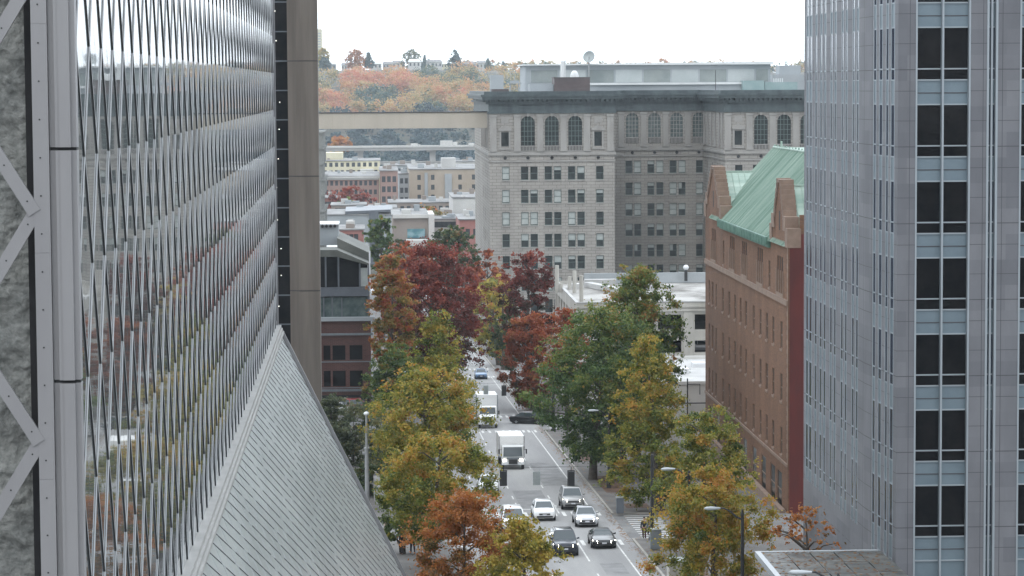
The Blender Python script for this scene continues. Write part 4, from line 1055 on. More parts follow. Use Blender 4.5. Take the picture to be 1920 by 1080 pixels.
th = flat_block('pink_brick_warehouse', 'long pink brick warehouse with a pale band of small windows under its flat roof', fx(560, 960), fx(710, 960), 960, 1010, fz(332, 960), M['far_brick'], 4, 16, 1.0, 1.7, 3.2, fz(340, 960), x_in=.5)
b = MB(); b.box(fx(560, 960) + .2, fx(709, 960), 959.6, 959.99, fz(337, 960) - .2, fz(336, 960) + .3); b.box(fx(560, 960), fx(711, 960), 959.2, 960, fz(332, 960) - .6, fz(332, 960)); b.build('cornice', M['far_white'], th)
flat_block('pink_brick_block', 'pink brick block with three columns of dark windows, beside the long warehouse', fx(712, 955), fx(745, 955), 955, 1000, fz(322, 955), M['far_brick'], 4, 3, 1.3, 2.1, 3.6, fz(332, 955), x_in=.3)
th = flat_block('buff_brick_block', 'broad buff brick block with a blank right half and groups of small windows', fx(767, 1000), fx(905, 1000), 1000, 1060, fz(320, 1000), M['far_buff'], 4, 5, 1.3, 1.9, 3.7, fz(330, 1000), x_in=1)
b = MB(); b.box(fx(827, 1010), fx(854, 1010), 1010, 1020, fz(320, 1000), fz(299, 1010)); b.build('roof_house', M['far_white'], th)
b = MB(); b.box(fx(795, 1000), fx(795, 1000) + 1.2, 999.4, 999.99, fz(385, 1000), fz(326, 1000)); b.box(fx(833, 1000), fx(833, 1000) + 2.6, 999.4, 999.99, fz(378, 1000), fz(328, 1000)); b.build('fire_stair', M['far_grey'], th)
flat_block('slim_glass_block', 'slim grey block with dark upper windows between the pink brick and buff brick blocks', fx(747, 1020), fx(766, 1020), 1020, 1050, fz(328, 1020), M['far_grey'], 5, 2, 1.2, 2.0, 3.6, fz(336, 1020), x_in=.2)
th = flat_block('cream_apartment_block', 'pale yellow apartment block with a stepped roof in front of the highway viaduct', fx(560, 1180), fx(712, 1180), 1180, 1220, fz(303, 1180), M['far_cream'], 3, 14, 1.4, 1.8, 3.3, fz(306, 1180), x_in=.6)
b = MB(); b.box(fx(605, 1200), fx(643, 1200), 1195, 1215, fz(303, 1180), fz(287, 1200)); b.build('upper_storey', M['far_cream'], th)
b = MB(); b.box(fx(675, 1190), fx(700, 1190), 1172, 1180, fz(325, 1180), fz(318, 1180)); b.build('white_canopy', M['far_white'], th)
th = flat_block('grey_metal_shed', 'blue-grey metal clad shed with a slanting roof behind the green plaza trees', fx(610, 780), fx(735, 780), 780, 815, fz(404, 780), M['far_grey'], 1, 3, .8, 1.2, 3, fz(440, 780))
b = MB(); b.prism([(fx(646, 780), 779.7, fz(403, 780)), (fx(735, 780), 779.7, fz(398, 780)), (fx(735, 780), 779.7, fz(394, 780)), (fx(646, 780), 779.7, fz(397, 780))], (0, 30, 0)); b.box(fx(691, 780), fx(708, 780), 779.6, 779.99, zg(780), fz(399, 780)); b.build('dark_bay', M['slate_metal'], th)
flat_block('tan_rowhouse', 'low tan brick house with a flat roof and chimney below the round red treetop', fx(620, 850), fx(685, 850), 850, 870, fz(386, 850), M['far_brown'], 2, 8, 1.0, 1.5, 3.2, fz(391, 850))
th = flat_block('mural_building', 'white-edged brown brick building with a blue picture board on its front', fx(735, 720), fx(801, 720), 720, 760, fz(407, 720), M['far_brown'], 1, 2, 1.2, 1.6, 3.2, fz(452, 720))
b = MB(); b.box(fx(802, 718), fx(813, 718), 718, 740, zg(720), fz(404, 718)); b.box(fx(735, 719), fx(813, 719), 719, 719.9, fz(411, 719), fz(404, 719)); b.box(fx(760, 714), fx(800, 714), 712, 719, fz(462, 714), fz(452, 714)); b.build('white_wing', M['far_white'], th)
def mural_mat():
    m, N, L, P = newmat('picture_board'); v = coords(N, L, (.22, 1, .3)); n = N.new('ShaderNodeTexNoise'); n.inputs['Scale'].default_value = 1.6; n.inputs['Detail'].default_value = 3; L.new(v, n.inputs['Vector'])
    r = N.new('ShaderNodeValToRGB'); e = r.color_ramp.elements; e[0].position = .35; e[0].color = (.05, .13, .2, 1); e[1].position = .62; e[1].color = (.22, .34, .38, 1); k = e.new(.5); k.color = (.08, .22, .24, 1)
    L.new(n.outputs['Fac'], r.inputs['Fac']); L.new(r.outputs['Color'], P.inputs['Base Color']); P.inputs['Roughness'].default_value = .6; return m
b = MB(); b.box(fx(762, 720), fx(795, 720), 719.5, 719.95, fz(448, 720), fz(431, 720)); b.build('picture_board', mural_mat(), th)
flat_block('red_brick_shop', 'low red brick shop with a white roof edge beside the arcaded block', fx(860, 700), fx(905, 700), 700, 730, fz(415, 700), M['far_red'], 1, 2, 1.1, 1.8, 3, fz(432, 700))
flat_block('plain_grey_hall', 'plain windowless grey hall with clutter on its roof beside the arcaded block', fx(848, 820), fx(905, 820), 820, 860, fz(374, 820), M['far_white'], 1, 1, .8, .8, 3, fz(400, 820))
flat_block('brown_low_block', 'wide low brown block with a cluttered roof below the buff brick block', fx(728, 880), fx(850, 880), 880, 905, fz(382, 880), M['far_brown'], 1, 9, 1.2, 1.3, 3, fz(388, 880))
flat_block('red_brown_house', 'small red-brown gabled annex behind the grey roof plant of the loft building', fx(634, 640), fx(680, 640), 640, 660, fz(432, 640), M['far_red'], 2, 3, 1.0, 1.5, 3, fz(440, 640))
flat_block('teal_strip_shop', 'low shop with a dark teal window band and white roof behind the dark green tree', fx(800, 730), fx(862, 730), 730, 745, fz(414, 730), M['far_white'], 1, 5, 2.2, 1.6, 3, fz(418, 730))
rng = random.Random(21)
# more small blocks filling the valley
for i, (nm, lab, a, b_x, Y, yt, m_, rw, cl_) in enumerate((
   ('small_grey_block', 'small grey block squeezed behind the slim glass block', 742, 768, 1090, 312, 'far_grey', 4, 3), ('white_loft_block', 'white block with dark windows behind the right end of the buff brick block', 842, 900, 1110, 306, 'far_white', 3, 6),
   ('low_brick_row', 'low brick row between the tan house and the grey metal shed', 690, 742, 830, 392, 'far_brick', 1, 5), ('grey_flat_shop', 'grey flat shop below the brown low block', 818, 852, 800, 408, 'far_grey', 1, 4),
   ('pale_warehouse', 'pale warehouse in front of the highway viaduct right of the yellow apartments', 722, 800, 1150, 312, 'far_buff', 2, 8), ('red_gabled_block', 'red brick block peeping over the tan rowhouse at the left', 600, 640, 900, 372, 'far_red', 2, 5))):
    flat_block(nm, lab, fx(a, Y), fx(b_x, Y), Y, Y + 22, fz(yt, Y), M[m_], rw, cl_, 1.2, 1.6, 3.3, fz(yt, Y) - 1.2, x_in=.5)
# viaduct
vd = thing('highway_viaduct', 'long concrete highway viaduct on pillars below the wooded hill', 'viaduct', (150, 1400, zg(1400)))
b = MB(); b.box(-500, 900, 1400, 1414, fz(284, 1400), fz(278.5, 1400)); b.build('upper_deck', M['viaduct'], vd)
b = MB(); b.box(-500, 900, 1399.5, 1400, fz(278.5, 1400), fz(275.5, 1400)); b.box(-500, 900, 1414, 1414.5, fz(278.5, 1400), fz(275.5, 1400)); b.build('barrier', M['far_white'], vd)
for k in range(-6, 14): b = MB(); b.box(fx(670, 1400) + 38 * k, fx(670, 1400) + 38 * k + 3, 1403, 1411, zg(1400), fz(284, 1400)); b.box(fx(664, 1400) + 38 * k, fx(682, 1400) + 38 * k, 1402, 1412, fz(287.5, 1400), fz(284, 1400)); b.build('pillar', M['viaduct'], vd)
b = MB(); b.box(-500, 900, 1330, 1342, fz(310, 1330), fz(306, 1330)); b.box(-500, 900, 1329.5, 1330, fz(306, 1330), fz(304, 1330)); b.box(-500, 900, 1290, 1298, fz(318, 1290), fz(314, 1290)); b.build('lower_deck', M['viaduct'], vd)
for x, y, lab, wd in ((fx(825, 1406), 1406, 'white lorry on the highway viaduct, the largest vehicle up there', 9), (fx(770, 1406), 1406, 'pale van on the highway viaduct left of the white lorry', 5), (fx(878, 1406), 1406, 'small pale car on the highway viaduct beside the arcaded block', 4.2)):
    zt = fz(278.5, 1400); t = thing('viaduct_lorry' if wd > 8 else 'viaduct_van', lab, 'lorry' if wd > 8 else 'van', (x, y, zt), 'vehicles on the viaduct')
    b = MB(); b.box(x, x + wd * .72, y - 1.1, y + 1.1, zt + .6, zt + (3.4 if wd > 8 else 2.0)); b.build('body', M['far_white'], t)
    b = MB(); b.box(x + wd * .74, x + wd, y - 1, y + 1, zt + .5, zt + (2.6 if wd > 8 else 1.4)); b.build('cab', M['far_white'], t)
    b = MB()
    for k in (.15, .8):
        for s in (-1.1, .9): b.disc((x + wd * k, y + s, zt + .45), (0, 1, 0), .45, .2, 10)
    b.build('wheel', M['tyre'], t)
# hill
mb = MB(); HX = list(range(-700, 1300, 50)); HY = list(range(1480, 3000, 40))
def hz(x, y):
    t = min(max((y - 1560) / 720., 0), 1); s = t * t * (3 - 2 * t)
    return zg(1500) - .3 + s * (66 - 4 * min(1, max(0, (x - 60) / 300))) + 4 * noise.noise(Vector((x / 160., y / 160., 0))) * s
mb.add([(x, y, hz(x, y)) for x in HX for y in HY], [(i * len(HY) + j, (i + 1) * len(HY) + j, (i + 1) * len(HY) + j + 1, i * len(HY) + j + 1) for i in range(len(HX) - 1) for j in range(len(HY) - 1)])
struct(mb.build('hill', M['earth'], smooth=True, sharp=180))
# houses along the ridge
k = 0; HL = ['white', 'long white', 'grey-roofed', 'pale', 'low pale', 'white gabled']
for px_, w_, h_, Y, mname, lab in ((612, 22, 5, 2290, 'far_grey', 'long grey flat-roofed building at the left end of the hill ridge'), (650, 9, 4.5, 2340, 'far_white', 'white house under the pale round tree near the left of the ridge'), (672, 7, 4, 2300, 'far_cream', 'small cream house on the ridge left of the short conifer'),
                              (706, 12, 5, 2330, 'far_white', 'white house on the ridge just right of the short conifer'), (728, 10, 4, 2290, 'far_grey', 'grey house on the ridge between the short conifer and the loose round tree'), (748, 14, 5, 2360, 'far_white', 'wide white house on the ridge left of the loose round tree'),
                              (778, 12, 5.5, 2260, 'far_white', 'bright white house in front of the loose round tree on the ridge'), (798, 9, 4, 2330, 'far_grey', 'grey house behind the thin pointed conifer on the ridge'), (815, 16, 5, 2270, 'far_white', 'long white house with columns left of the tall conifer'),
                              (836, 9, 4, 2350, 'far_cream', 'cream house on the ridge just left of the tall conifer'), (880, 14, 4.5, 2330, 'far_grey', 'grey house on the ridge right of the tall conifer'), (903, 11, 5, 2350, 'far_white', 'white house on the ridge above the corner of the dark cornice'),
                              (1180, 30, 5, 2500, 'far_grey', 'long grey building on the skyline above the penthouse roof'), (1400, 26, 6, 2500, 'far_cream', 'pale building on the skyline above the right end of the penthouse')):
    x = fx(px_, Y); z = hz(x, Y) + 1.5
    t = thing('ridge_house', lab, 'house', (x, Y, z), 'houses along the hill ridge'); w_ = w_ * .42
    b = MB(); b.box(x - w_, x + w_, Y, Y + 9, z - 3, z + h_); b.build('wall', M[mname], t)
    b = MB(); b.prism([(x - w_ - .6, Y - .6, z + h_), (x + w_ + .6, Y - .6, z + h_), (x + w_ * .8, Y + 4.5, z + h_ + 2.3), (x - w_ * .8, Y + 4.5, z + h_ + 2.3)], (0, 5.2, .0)); b.build('roof', M['metal_roof'] if k % 3 == 0 else M['far_roof'], t)
    n_ = max(3, int(w_ / 1.6))
    for i in range(n_): b = MB(); b.box(x - w_ + (i + .3) * 2 * w_ / n_, x - w_ + (i + .7) * 2 * w_ / n_, Y - .1, Y - .01, z + h_ * .35, z + h_ * .8); b.build('window', M['far_pane'], t)
    k += 1
tt = thing('distant_tower_block', 'faint pale tower block on the ridge beside the brown concrete column', 'tower block', (fx(585, 2420), 2420, hz(fx(585, 2420), 2420)))
b = MB(); b.box(fx(560, 2420), fx(606, 2420), 2420, 2440, -5, fz(57, 2420)); b.build('wall', M['far_cream'], tt)
b = MB()
for i in range(12): b.box(fx(562, 2420), fx(604, 2420), 2419.8, 2419.99, fz(66 + i * 5, 2420), fz(64 + i * 5, 2420))
b.build('window_band', M['far_grey'], tt)
for px_, Y, z1, w_, lab in ((1475, 620, 3.4, 5, 'grey roof-top tower block half hidden behind the granite tower edge'),):
    x = fx(px_, Y); t = thing('grey_roof_block', lab, 'building', (x, Y, zg(Y)))
    b = MB(); b.box(x - 3, x + 9, Y, Y + 12, zg(Y), 2.2); b.build('wall', M['far_grey'], t); b = MB(); b.box(x - 1, x + 4, Y + 2, Y + 8, 2.2, 4.3); b.build('roof_house', M['far_grey'], t)
# ================================================================== TREES
PAL = {
 'gold': [(0.048, 0.08, 0.0192), (0.12, 0.16, 0.0288), (0.248, 0.24, 0.0384), (0.416, 0.296, 0.048), (0.48, 0.208, 0.04)],
 'green': [(0.0335, 0.0628, 0.0251), (0.0628, 0.115, 0.0377), (0.115, 0.178, 0.046), (0.209, 0.24, 0.0524), (0.419, 0.188, 0.0524)],
 'dark': [(0.021, 0.0385, 0.021), (0.035, 0.063, 0.0315), (0.0612, 0.0963, 0.035), (0.122, 0.14, 0.0438), (0.227, 0.122, 0.0525)],
 'red': [(.05, .05, .02), (.13, .06, .026), (.26, .065, .03), (.38, .095, .04), (.43, .18, .06)],
 'maroon': [(0.0333, 0.0399, 0.0186), (0.0667, 0.0372, 0.0213), (0.133, 0.0292, 0.024), (0.213, 0.0372, 0.0266), (0.319, 0.0799, 0.0399)],
 'mixed': [(0.048, 0.072, 0.0224), (0.144, 0.136, 0.032), (0.32, 0.208, 0.048), (0.448, 0.144, 0.048), (0.432, 0.072, 0.048)],
 'yellow': [(0.09, 0.112, 0.027), (0.21, 0.21, 0.0375), (0.39, 0.315, 0.0525), (0.51, 0.375, 0.0675), (0.45, 0.195, 0.0525)],
 'olive': [(0.048, 0.064, 0.04), (0.08, 0.104, 0.0576), (0.136, 0.16, 0.088), (0.192, 0.2, 0.096), (0.256, 0.208, 0.08)],
 'orange': [(0.084, 0.077, 0.0224), (0.196, 0.119, 0.028), (0.35, 0.133, 0.035), (0.462, 0.168, 0.042), (0.504, 0.252, 0.07)],
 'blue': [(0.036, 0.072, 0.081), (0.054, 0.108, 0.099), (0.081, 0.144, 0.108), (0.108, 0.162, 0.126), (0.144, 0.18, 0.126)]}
LM = {k: leafmat(k + '_foliage', v) for k, v in PAL.items()}
def foliage(name, mat, C, rad, n, size, tint, rng, parent=None, off=(0, 0, 0), jit=.13):
    C = np.asarray(C); Kc = len(C); n = np.asarray(n if np.ndim(n) else [n] * Kc); N_ = int(n.sum())
    base = np.repeat(C, n, 0); rr = np.repeat(np.asarray(rad), n)[:, None]
    d = rng.normal(size=(N_, 3)); d /= np.linalg.norm(d, axis=1)[:, None]; d *= np.abs(rng.normal(size=(N_, 1))) * .52 + .12
    p = base + d * rr * np.array([1, 1, .72])
    nr = d * .7 + rng.normal(size=(N_, 3)) * .6 + np.array([0, 0, .45]); nr /= np.linalg.norm(nr, axis=1)[:, None]
    t = np.cross(nr, rng.normal(size=(N_, 3))); t /= np.linalg.norm(t, axis=1)[:, None]; b = np.cross(nr, t)
    s = (size * .5 * rng.uniform(.65, 1.35, (N_, 1)))
    v = np.stack([p - t * s * 1.15, p - b * s * .8 + t * s * .1, p + t * s * 1.15, p + b * s * .8 + t * s * .1], 1).reshape(-1, 3) - np.array(off)
    me = bpy.data.meshes.new(name); me.vertices.add(4 * N_); me.vertices.foreach_set('co', v.astype(np.float32).ravel())
    me.loops.add(4 * N_); me.loops.foreach_set('vertex_index', np.arange(4 * N_, dtype=np.int32))
    me.polygons.add(N_); me.polygons.foreach_set('loop_start', np.arange(0, 4 * N_, 4, dtype=np.int32)); me.polygons.foreach_set('loop_total', np.full(N_, 4, np.int32))
    at_ = me.attributes.new('tint', 'FLOAT', 'FACE'); at_.data.foreach_set('value', np.clip(np.repeat(tint, n) + rng.normal(size=N_) * jit, 0, 1).astype(np.float32))
    me.materials.append(mat); me.update(calc_edges=True); me.validate()
    o = bpy.data.objects.new(name, me); COL.objects.link(o)
    if parent is not None: o.parent = parent
    return o
def env(shape, t):
    if shape == 'cone': return min(1, .35 + t * 4) * (1 - t) ** .8 + .05
    if shape == 'spire': return min(1, .5 + t * 3) * (1 - t) ** .62 + .07
    if shape == 'round': return max(0, 1 - (2 * t - 1) ** 2) ** .5
    if shape == 'vase': return max(.12, math.sin(math.pi * min(1, t * .85 + .12)) ** .55)
    return max(0, math.sin(math.pi * (t * .88 + .07))) ** .62            # oval
DENS = 1.0
def tree(name, label, px, yt, yb, w, Y, shape='oval', pal='gold', ncl=70, n=90, leaf=.30, seed=1, grad=0.0, base=.5, var=.16, group='trees along the avenue', cl=.17, cat='tree', trunk=True, px0=None, depth=1.0):
    rng = np.random.default_rng(seed)
    if Y < 420: ncl = int(ncl * 1.5); n = int(n * 1.75); leaf *= .68; cl *= .9
    top = at(px, yt, Y); bot = at(px, yb, Y); k = 5000. / Y
    x, z1, z0 = (top.x + bot.x) / 2, top.z, bot.z; rad = w / 2 / k; H = z1 - z0
    xb = x if px0 is None else at(px0, yb, Y).x
    g = zg(Y) + .14
    th = thing(name, label, cat, (xb, Y, g), group)
    cs, rs, ts = [], [], []
    ph = rng.random(4) * 6.28; lean = (xb - x)
    while len(cs) < ncl:
        t = rng.random(); e = env(shape, t)
        if rng.random() > e ** 1.2 + .12: continue
        a = rng.random() * 6.283
        lob = 1 + .16 * math.sin(3 * a + ph[0] + 4 * t) + .13 * math.sin(5 * a + ph[1] - 7 * t) + .10 * math.sin(11 * t + ph[2] + a)
        cr_ = cl * rad * (1.25 if shape in ('round', 'oval') else 1.1) * rng.uniform(.65, 1.3)
        r_ = max(0, rad * e * lob - cr_ * .55) * rng.random() ** .36
        cz = z0 + t * H - cr_ * .3 * (t - .3)
        cs.append((x + lean * (1 - t) ** 3 + r_ * math.cos(a), Y + r_ * math.sin(a) * depth, cz)); rs.append(cr_)
        ts.append(base + grad * (t - .5) + rng.normal() * var)
    # a scatter of single twigs that break the outline
    for _ in range(int(ncl * .6)):
        t = rng.random() ** .8; e = env(shape, t); a = rng.random() * 6.283; r_ = rad * e * rng.uniform(.9, 1.18)
        cs.append((x + r_ * math.cos(a), Y + r_ * math.sin(a) * depth, z0 + t * H * 1.02)); rs.append(cl * rad * .95); ts.append(base + grad * (t - .5) + rng.normal() * var)
    nn = np.full(len(cs), n)
    o = foliage('crown', LM[pal], cs, rs, [n] * ncl + [max(5, n // 8)] * (len(cs) - ncl), leaf, np.array(ts), rng, th, (xb, Y, g))
    if trunk:
        mb = MB(); tr_ = max(.12, min(.34, .022 * (z1 - g)))
        zt = z0 + H * .86
        pts = [(xb + (x - xb) * s + .12 * math.sin(7 * s + seed), Y + .1 * math.cos(5 * s + seed), g - .1 + (zt - g) * s) for s in (0, .15, .3, .5, .75, 1)]
        mb.tube(pts, [tr_ * 1.35, tr_, tr_ * .9, tr_ * .7, tr_ * .42, tr_ * .12], 9)
        idx = rng.choice(ncl, min(16, ncl), replace=False)
        for i in idx:
            c = Vector(cs[i]); zz = max(g + (z0 - g) * .8, min(zt - .3, c.z - .35 * math.hypot(c.x - x, c.y - Y) - .2)); s = (zz - g) / (zt - g)
            p0 = Vector((xb + (x - xb) * s, Y, zz)); mid = p0.lerp(c, .55) + Vector((0, 0, .12 * (c - p0).length))
            mb.tube([p0, mid, c], [tr_ * .36, tr_ * .22, tr_ * .07], 6)
        mb.build('trunk', M['bark'], th, smooth=True, sharp=80)
    return th
T = tree
# left kerb row, from the camera outwards
T('street_tree', 'rust-red and green leaved tree at the bottom centre, nearest on the left kerb', 868, 922, 1190, 225, 158, 'round', 'orange', 90, 150, .21, 1, .45, .43, px0=880)
T('street_tree', 'low yellow-green tree with a thin airy top at the bottom edge of the road', 980, 975, 1180, 155, 140, 'oval', 'yellow', 70, 120, .20, 2, .2, .42, cl=.2)
T('street_tree', 'broad olive and ochre tree behind the rust-red tree, trunk by the crossing people', 826, 814, 1016, 210, 184, 'round', 'gold', 95, 150, .24, 3, .3, .45, px0=800)
T('street_tree', 'small deep green tree at the left kerb over the pedestrians', 766, 850, 1022, 122, 192, 'oval', 'gold', 50, 130, .24, 4, .25, .22, px0=758)
T('street_tree', 'wide amber and olive tree in the middle of the left row', 798, 688, 912, 214, 226, 'oval', 'gold', 110, 140, .28, 5, .35, .5)
T('street_tree', 'tall narrow yellow-green tree rising to a point above the left row', 824, 588, 850, 168, 262, 'spire', 'gold', 100, 130, .30, 6, .15, .42)
T('street_tree', 'large maroon tree, the darkest red crown over the left kerb', 812, 458, 735, 200, 332, 'oval', 'maroon', 130, 130, .40, 7, .55, .5, px0=800)
T('street_tree', 'orange and yellow tree at the corner of the brick loft building', 735, 482, 700, 98, 312, 'oval', 'mixed', 80, 110, .40, 8, .25, .52)
T('street_tree', 'dark green bushy tree under the orange tree, beside the brick loft building', 742, 645, 770, 105, 304, 'oval', 'green', 60, 110, .36, 9, .3, .38)
T('street_tree', 'brick-red tree behind the large maroon tree on the left', 760, 458, 640, 115, 402, 'oval', 'red', 70, 100, .46, 10, .3, .45)
T('street_tree', 'deep red tree leaning over the avenue right of the maroon tree', 872, 500, 690, 78, 372, 'oval', 'maroon', 60, 110, .42, 11, .3, .62, px0=800)
T('street_tree', 'dark green round tree behind the maroon tree, left of the stone block corner', 848, 428, 540, 98, 470, 'round', 'dark', 70, 90, .55, 12, .2, .42, group='trees in the far streets')
T('street_tree', 'dark green tree with a yellowing side above the brick loft building', 716, 408, 520, 64, 520, 'oval', 'green', 60, 80, .6, 13, .2, .38, group='trees in the far streets')
T('street_tree', 'small dark tree between the mural building and the maroon tree', 750, 448, 505, 40, 560, 'oval', 'dark', 34, 70, .6, 14, .2, .4, group='trees in the far streets')
# right kerb row
T('street_tree', 'golden olive tree at the right corner by the two people', 1214, 634, 945, 196, 217, 'spire', 'gold', 120, 140, .27, 15, .2, .48, px0=1236)
T('street_tree', 'broad dark green tree shading the right pavement, widest crown of the street', 1134, 578, 862, 245, 244, 'oval', 'green', 150, 150, .31, 16, .25, .4, px0=1112)
T('street_tree', 'tall green tree with rusty tips standing in front of the cream garage', 1196, 504, 790, 165, 262, 'oval', 'green', 140, 120, .33, 17, .45, .5)
T('street_tree', 'green bushy tree between the golden olive tree and the broad dark green tree', 1168, 650, 850, 110, 252, 'round', 'dark', 70, 120, .31, 18, .25, .4)
T('street_tree', 'bright scarlet tree beside the lamp with two arms on the right kerb', 998, 590, 762, 118, 332, 'oval', 'red', 80, 120, .38, 19, .35, .55)
T('street_tree', 'scarlet and orange top showing left of the broad dark green tree', 1062, 580, 720, 84, 300, 'oval', 'red', 60, 110, .36, 20, .35, .55)
T('street_tree', 'dark tree with a reddish-brown top in front of the arcaded block', 990, 472, 668, 112, 372, 'oval', 'maroon', 85, 110, .44, 21, .75, .40)
T('street_tree', 'yellow-green tree left of the dark tree with a reddish-brown top', 918, 515, 668, 94, 432, 'oval', 'yellow', 60, 100, .50, 22, .25, .42, px0=935)
T('street_tree', 'pink-red tree at the foot of the arcaded block, far right kerb', 914, 470, 625, 88, 470, 'oval', 'red', 55, 90, .55, 23, .2, .62, px0=922)
T('street_tree', 'yellow tree between the pink-red tree and the dark tree with a brown top', 944, 525, 650, 48, 420, 'oval', 'yellow', 40, 90, .5, 24, .1, .5)
T('street_tree', 'dark green low tree over the far right pavement, next to the street lamp', 958, 588, 692, 80, 398, 'round', 'dark', 50, 100, .46, 25, .2, .45)
T('street_tree', 'olive tree against the lower wall of the gabled brick building', 1322, 768, 1010, 172, 190, 'oval', 'gold', 90, 140, .24, 26, .1, .36)
T('street_tree', 'orange-brown tree in front of the gabled brick building, behind the black street lamp', 1340, 876, 1175, 228, 166, 'round', 'gold', 120, 150, .22, 27, .25, .58)
T('sapling', 'thin young tree with sparse coral-orange leaves at the corner of the granite tower', 1512, 946, 1085, 128, 143, 'vase', 'orange', 60, 16, .17, 28, .1, .68, cl=.12)
# plaza on the left behind the sloped glass
T('plaza_tree', 'grey-green olive-like tree on the plaza behind the tall grey pole', 664, 760, 905, 120, 262, 'round', 'olive', 80, 120, .28, 29, .15, .42, group='plaza trees')
T('plaza_tree', 'dull green tree at the foot of the brown concrete column', 622, 742, 880, 84, 258, 'round', 'olive', 60, 110, .28, 30, .1, .32, group='plaza trees')
T('plaza_tree', 'pale grey-green tree between the tall grey pole and the amber street tree', 724, 772, 900, 82, 250, 'round', 'olive', 60, 110, .27, 31, .15, .5, group='plaza trees')
T('plaza_tree', 'small green tree in front of the brick loft building shopfront', 706, 690, 792, 66, 322, 'oval', 'green', 44, 100, .34, 32, .3, .5, group='plaza trees')
T('plaza_tree', 'dark green clipped tree low beside the sloped glass edge', 690, 868, 965, 70, 232, 'round', 'dark', 46, 100, .25, 33, .2, .4, group='plaza trees')
# far treetops in the city
T('far_tree', 'wide red treetop in front of the pink brick warehouse', 655, 352, 420, 92, 900, 'round', 'maroon', 70, 60, 1.0, 34, .3, .7, group='trees in the far streets')
T('far_tree', 'green-brown treetop in front of the wide red treetop', 652, 372, 425, 46, 880, 'round', 'green', 34, 50, 1.0, 35, .2, .6, group='trees in the far streets')
T('far_tree', 'bare brown treetop below the buff brick block', 800, 388, 440, 90, 800, 'round', 'mixed', 40, 30, .9, 36, .2, .35, group='trees in the far streets')
T('far_tree', 'yellow-orange treetop left of the viaduct pillars, under the skybridge', 640, 256, 285, 50, 1450, 'round', 'orange', 40, 50, 1.6, 37, .2, .75, group='trees in the far streets')
# ridge trees
for i, (px_, yt, yb, w_, sh, pal, lab, b0) in enumerate(((609, 108, 134, 20, 'oval', 'blue', 'dark rounded conifer beside the long grey building on the ridge', .3), (605, 90, 130, 24, 'round', 'yellow', 'pale yellow tree on the ridge beside the faint tower block', .55), (667, 94, 136, 36, 'round', 'orange', 'wide pale orange tree on the ridge, left of the short conifer', .6),
      (691, 99, 128, 24, 'cone', 'blue', 'short dark conifer on the ridge', .25), (772, 93, 134, 38, 'round', 'olive', 'loose round tree on the ridge with sky showing through', .5), (796, 104, 134, 13, 'cone', 'blue', 'thin pointed conifer on the ridge', .35),
      (853, 94, 138, 40, 'cone', 'blue', 'tall dark conifer, the largest on the ridge', .2), (880, 122, 142, 16, 'cone', 'blue', 'small conifer on the slope right of the tall conifer', .3), (915, 110, 130, 14, 'cone', 'blue', 'faint conifer on the ridge just left of the dark cornice corner', .6), (944, 116, 140, 14, 'cone', 'blue', 'narrow dark conifer rising over the arcaded block roof', .3))):
    Y = 2280 + 7 * i; top = at(px_, yt, Y)
    T('ridge_conifer' if sh == 'cone' else 'ridge_tree', lab, px_, yt, yb, w_, Y, sh, pal, 110, 46 if 'loose' not in lab else 14, 1.3, 50 + i, .2, b0, .1, group='trees on the hill ridge', trunk=False, cl=.15)
# the wooded slope reads as one mass
rng = np.random.default_rng(77); cs, rs, ts = [], [], []
def wood(n, x0, x1, y0, y1, pal_t, r0, r1, hh):
    for _ in range(n):
        x, y = rng.uniform(x0, x1), rng.uniform(y0, y1); r = rng.uniform(r0, r1); z = hz(x, y) + hh + r * .5
        f = noise.noise(Vector((x / 30., y / 90., 4.))); t = pal_t + (.75 if pal_t > .4 else .35) * f + rng.normal() * .1
        for k in range(7):
            a = rng.random() * 6.28; q = r * rng.uniform(.2, .65)
            cs.append((x + q * math.cos(a), y + q * math.sin(a), z + r * rng.uniform(-.35, .45))); rs.append(r * rng.uniform(.35, .55)); ts.append(t + rng.normal() * .06)
wood(420, -190, 260, 1880, 2090, .56, 8, 14, 2)
LM['hill'] = leafmat('hill_foliage', [(.07, .125, .12), (.12, .17, .12), (.48, .38, .17), (.58, .33, .16), (.58, .25, .16)])  # pale palette, part of the distance haze is put into these colours
o = foliage('hillside_wood', LM['hill'], cs, rs, 60, 1.25, np.array(ts), rng, jit=.1); tag(o, 'autumn wood of orange, red and dark green crowns covering the hillside', 'wood', kind='stuff')
cs, rs, ts = [], [], []
wood(520, -190, 260, 1500, 1890, .12, 6, 11, 2)
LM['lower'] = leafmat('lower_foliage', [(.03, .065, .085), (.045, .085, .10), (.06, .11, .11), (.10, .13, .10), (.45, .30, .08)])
o = foliage('lower_wood', LM['lower'], cs, rs, 34, 1.7, np.array(ts), rng, jit=.1); tag(o, 'bluish green wood at the foot of the hill behind the viaduct', 'wood', kind='stuff')
cs, rs, ts = [], [], []
for _ in range(330):
    x = rng.uniform(60, 900); y = rng.uniform(2400, 2800); r = rng.uniform(5, 11)
    z = at(690 + x * 5000 / y, 118 - rng.random() * 8, y).z - r
    for k in range(6): cs.append((x + rng.normal() * r * .5, y, z + rng.normal() * r * .35)); rs.append(r * .5); ts.append(.45 + rng.normal() * .25)
o = foliage('skyline_wood', LM['hill'], cs, rs, 18, 2.2, np.array(ts), rng, jit=.1); tag(o, 'hazy line of trees along the skyline above the arcaded block roof', 'wood', kind='stuff')
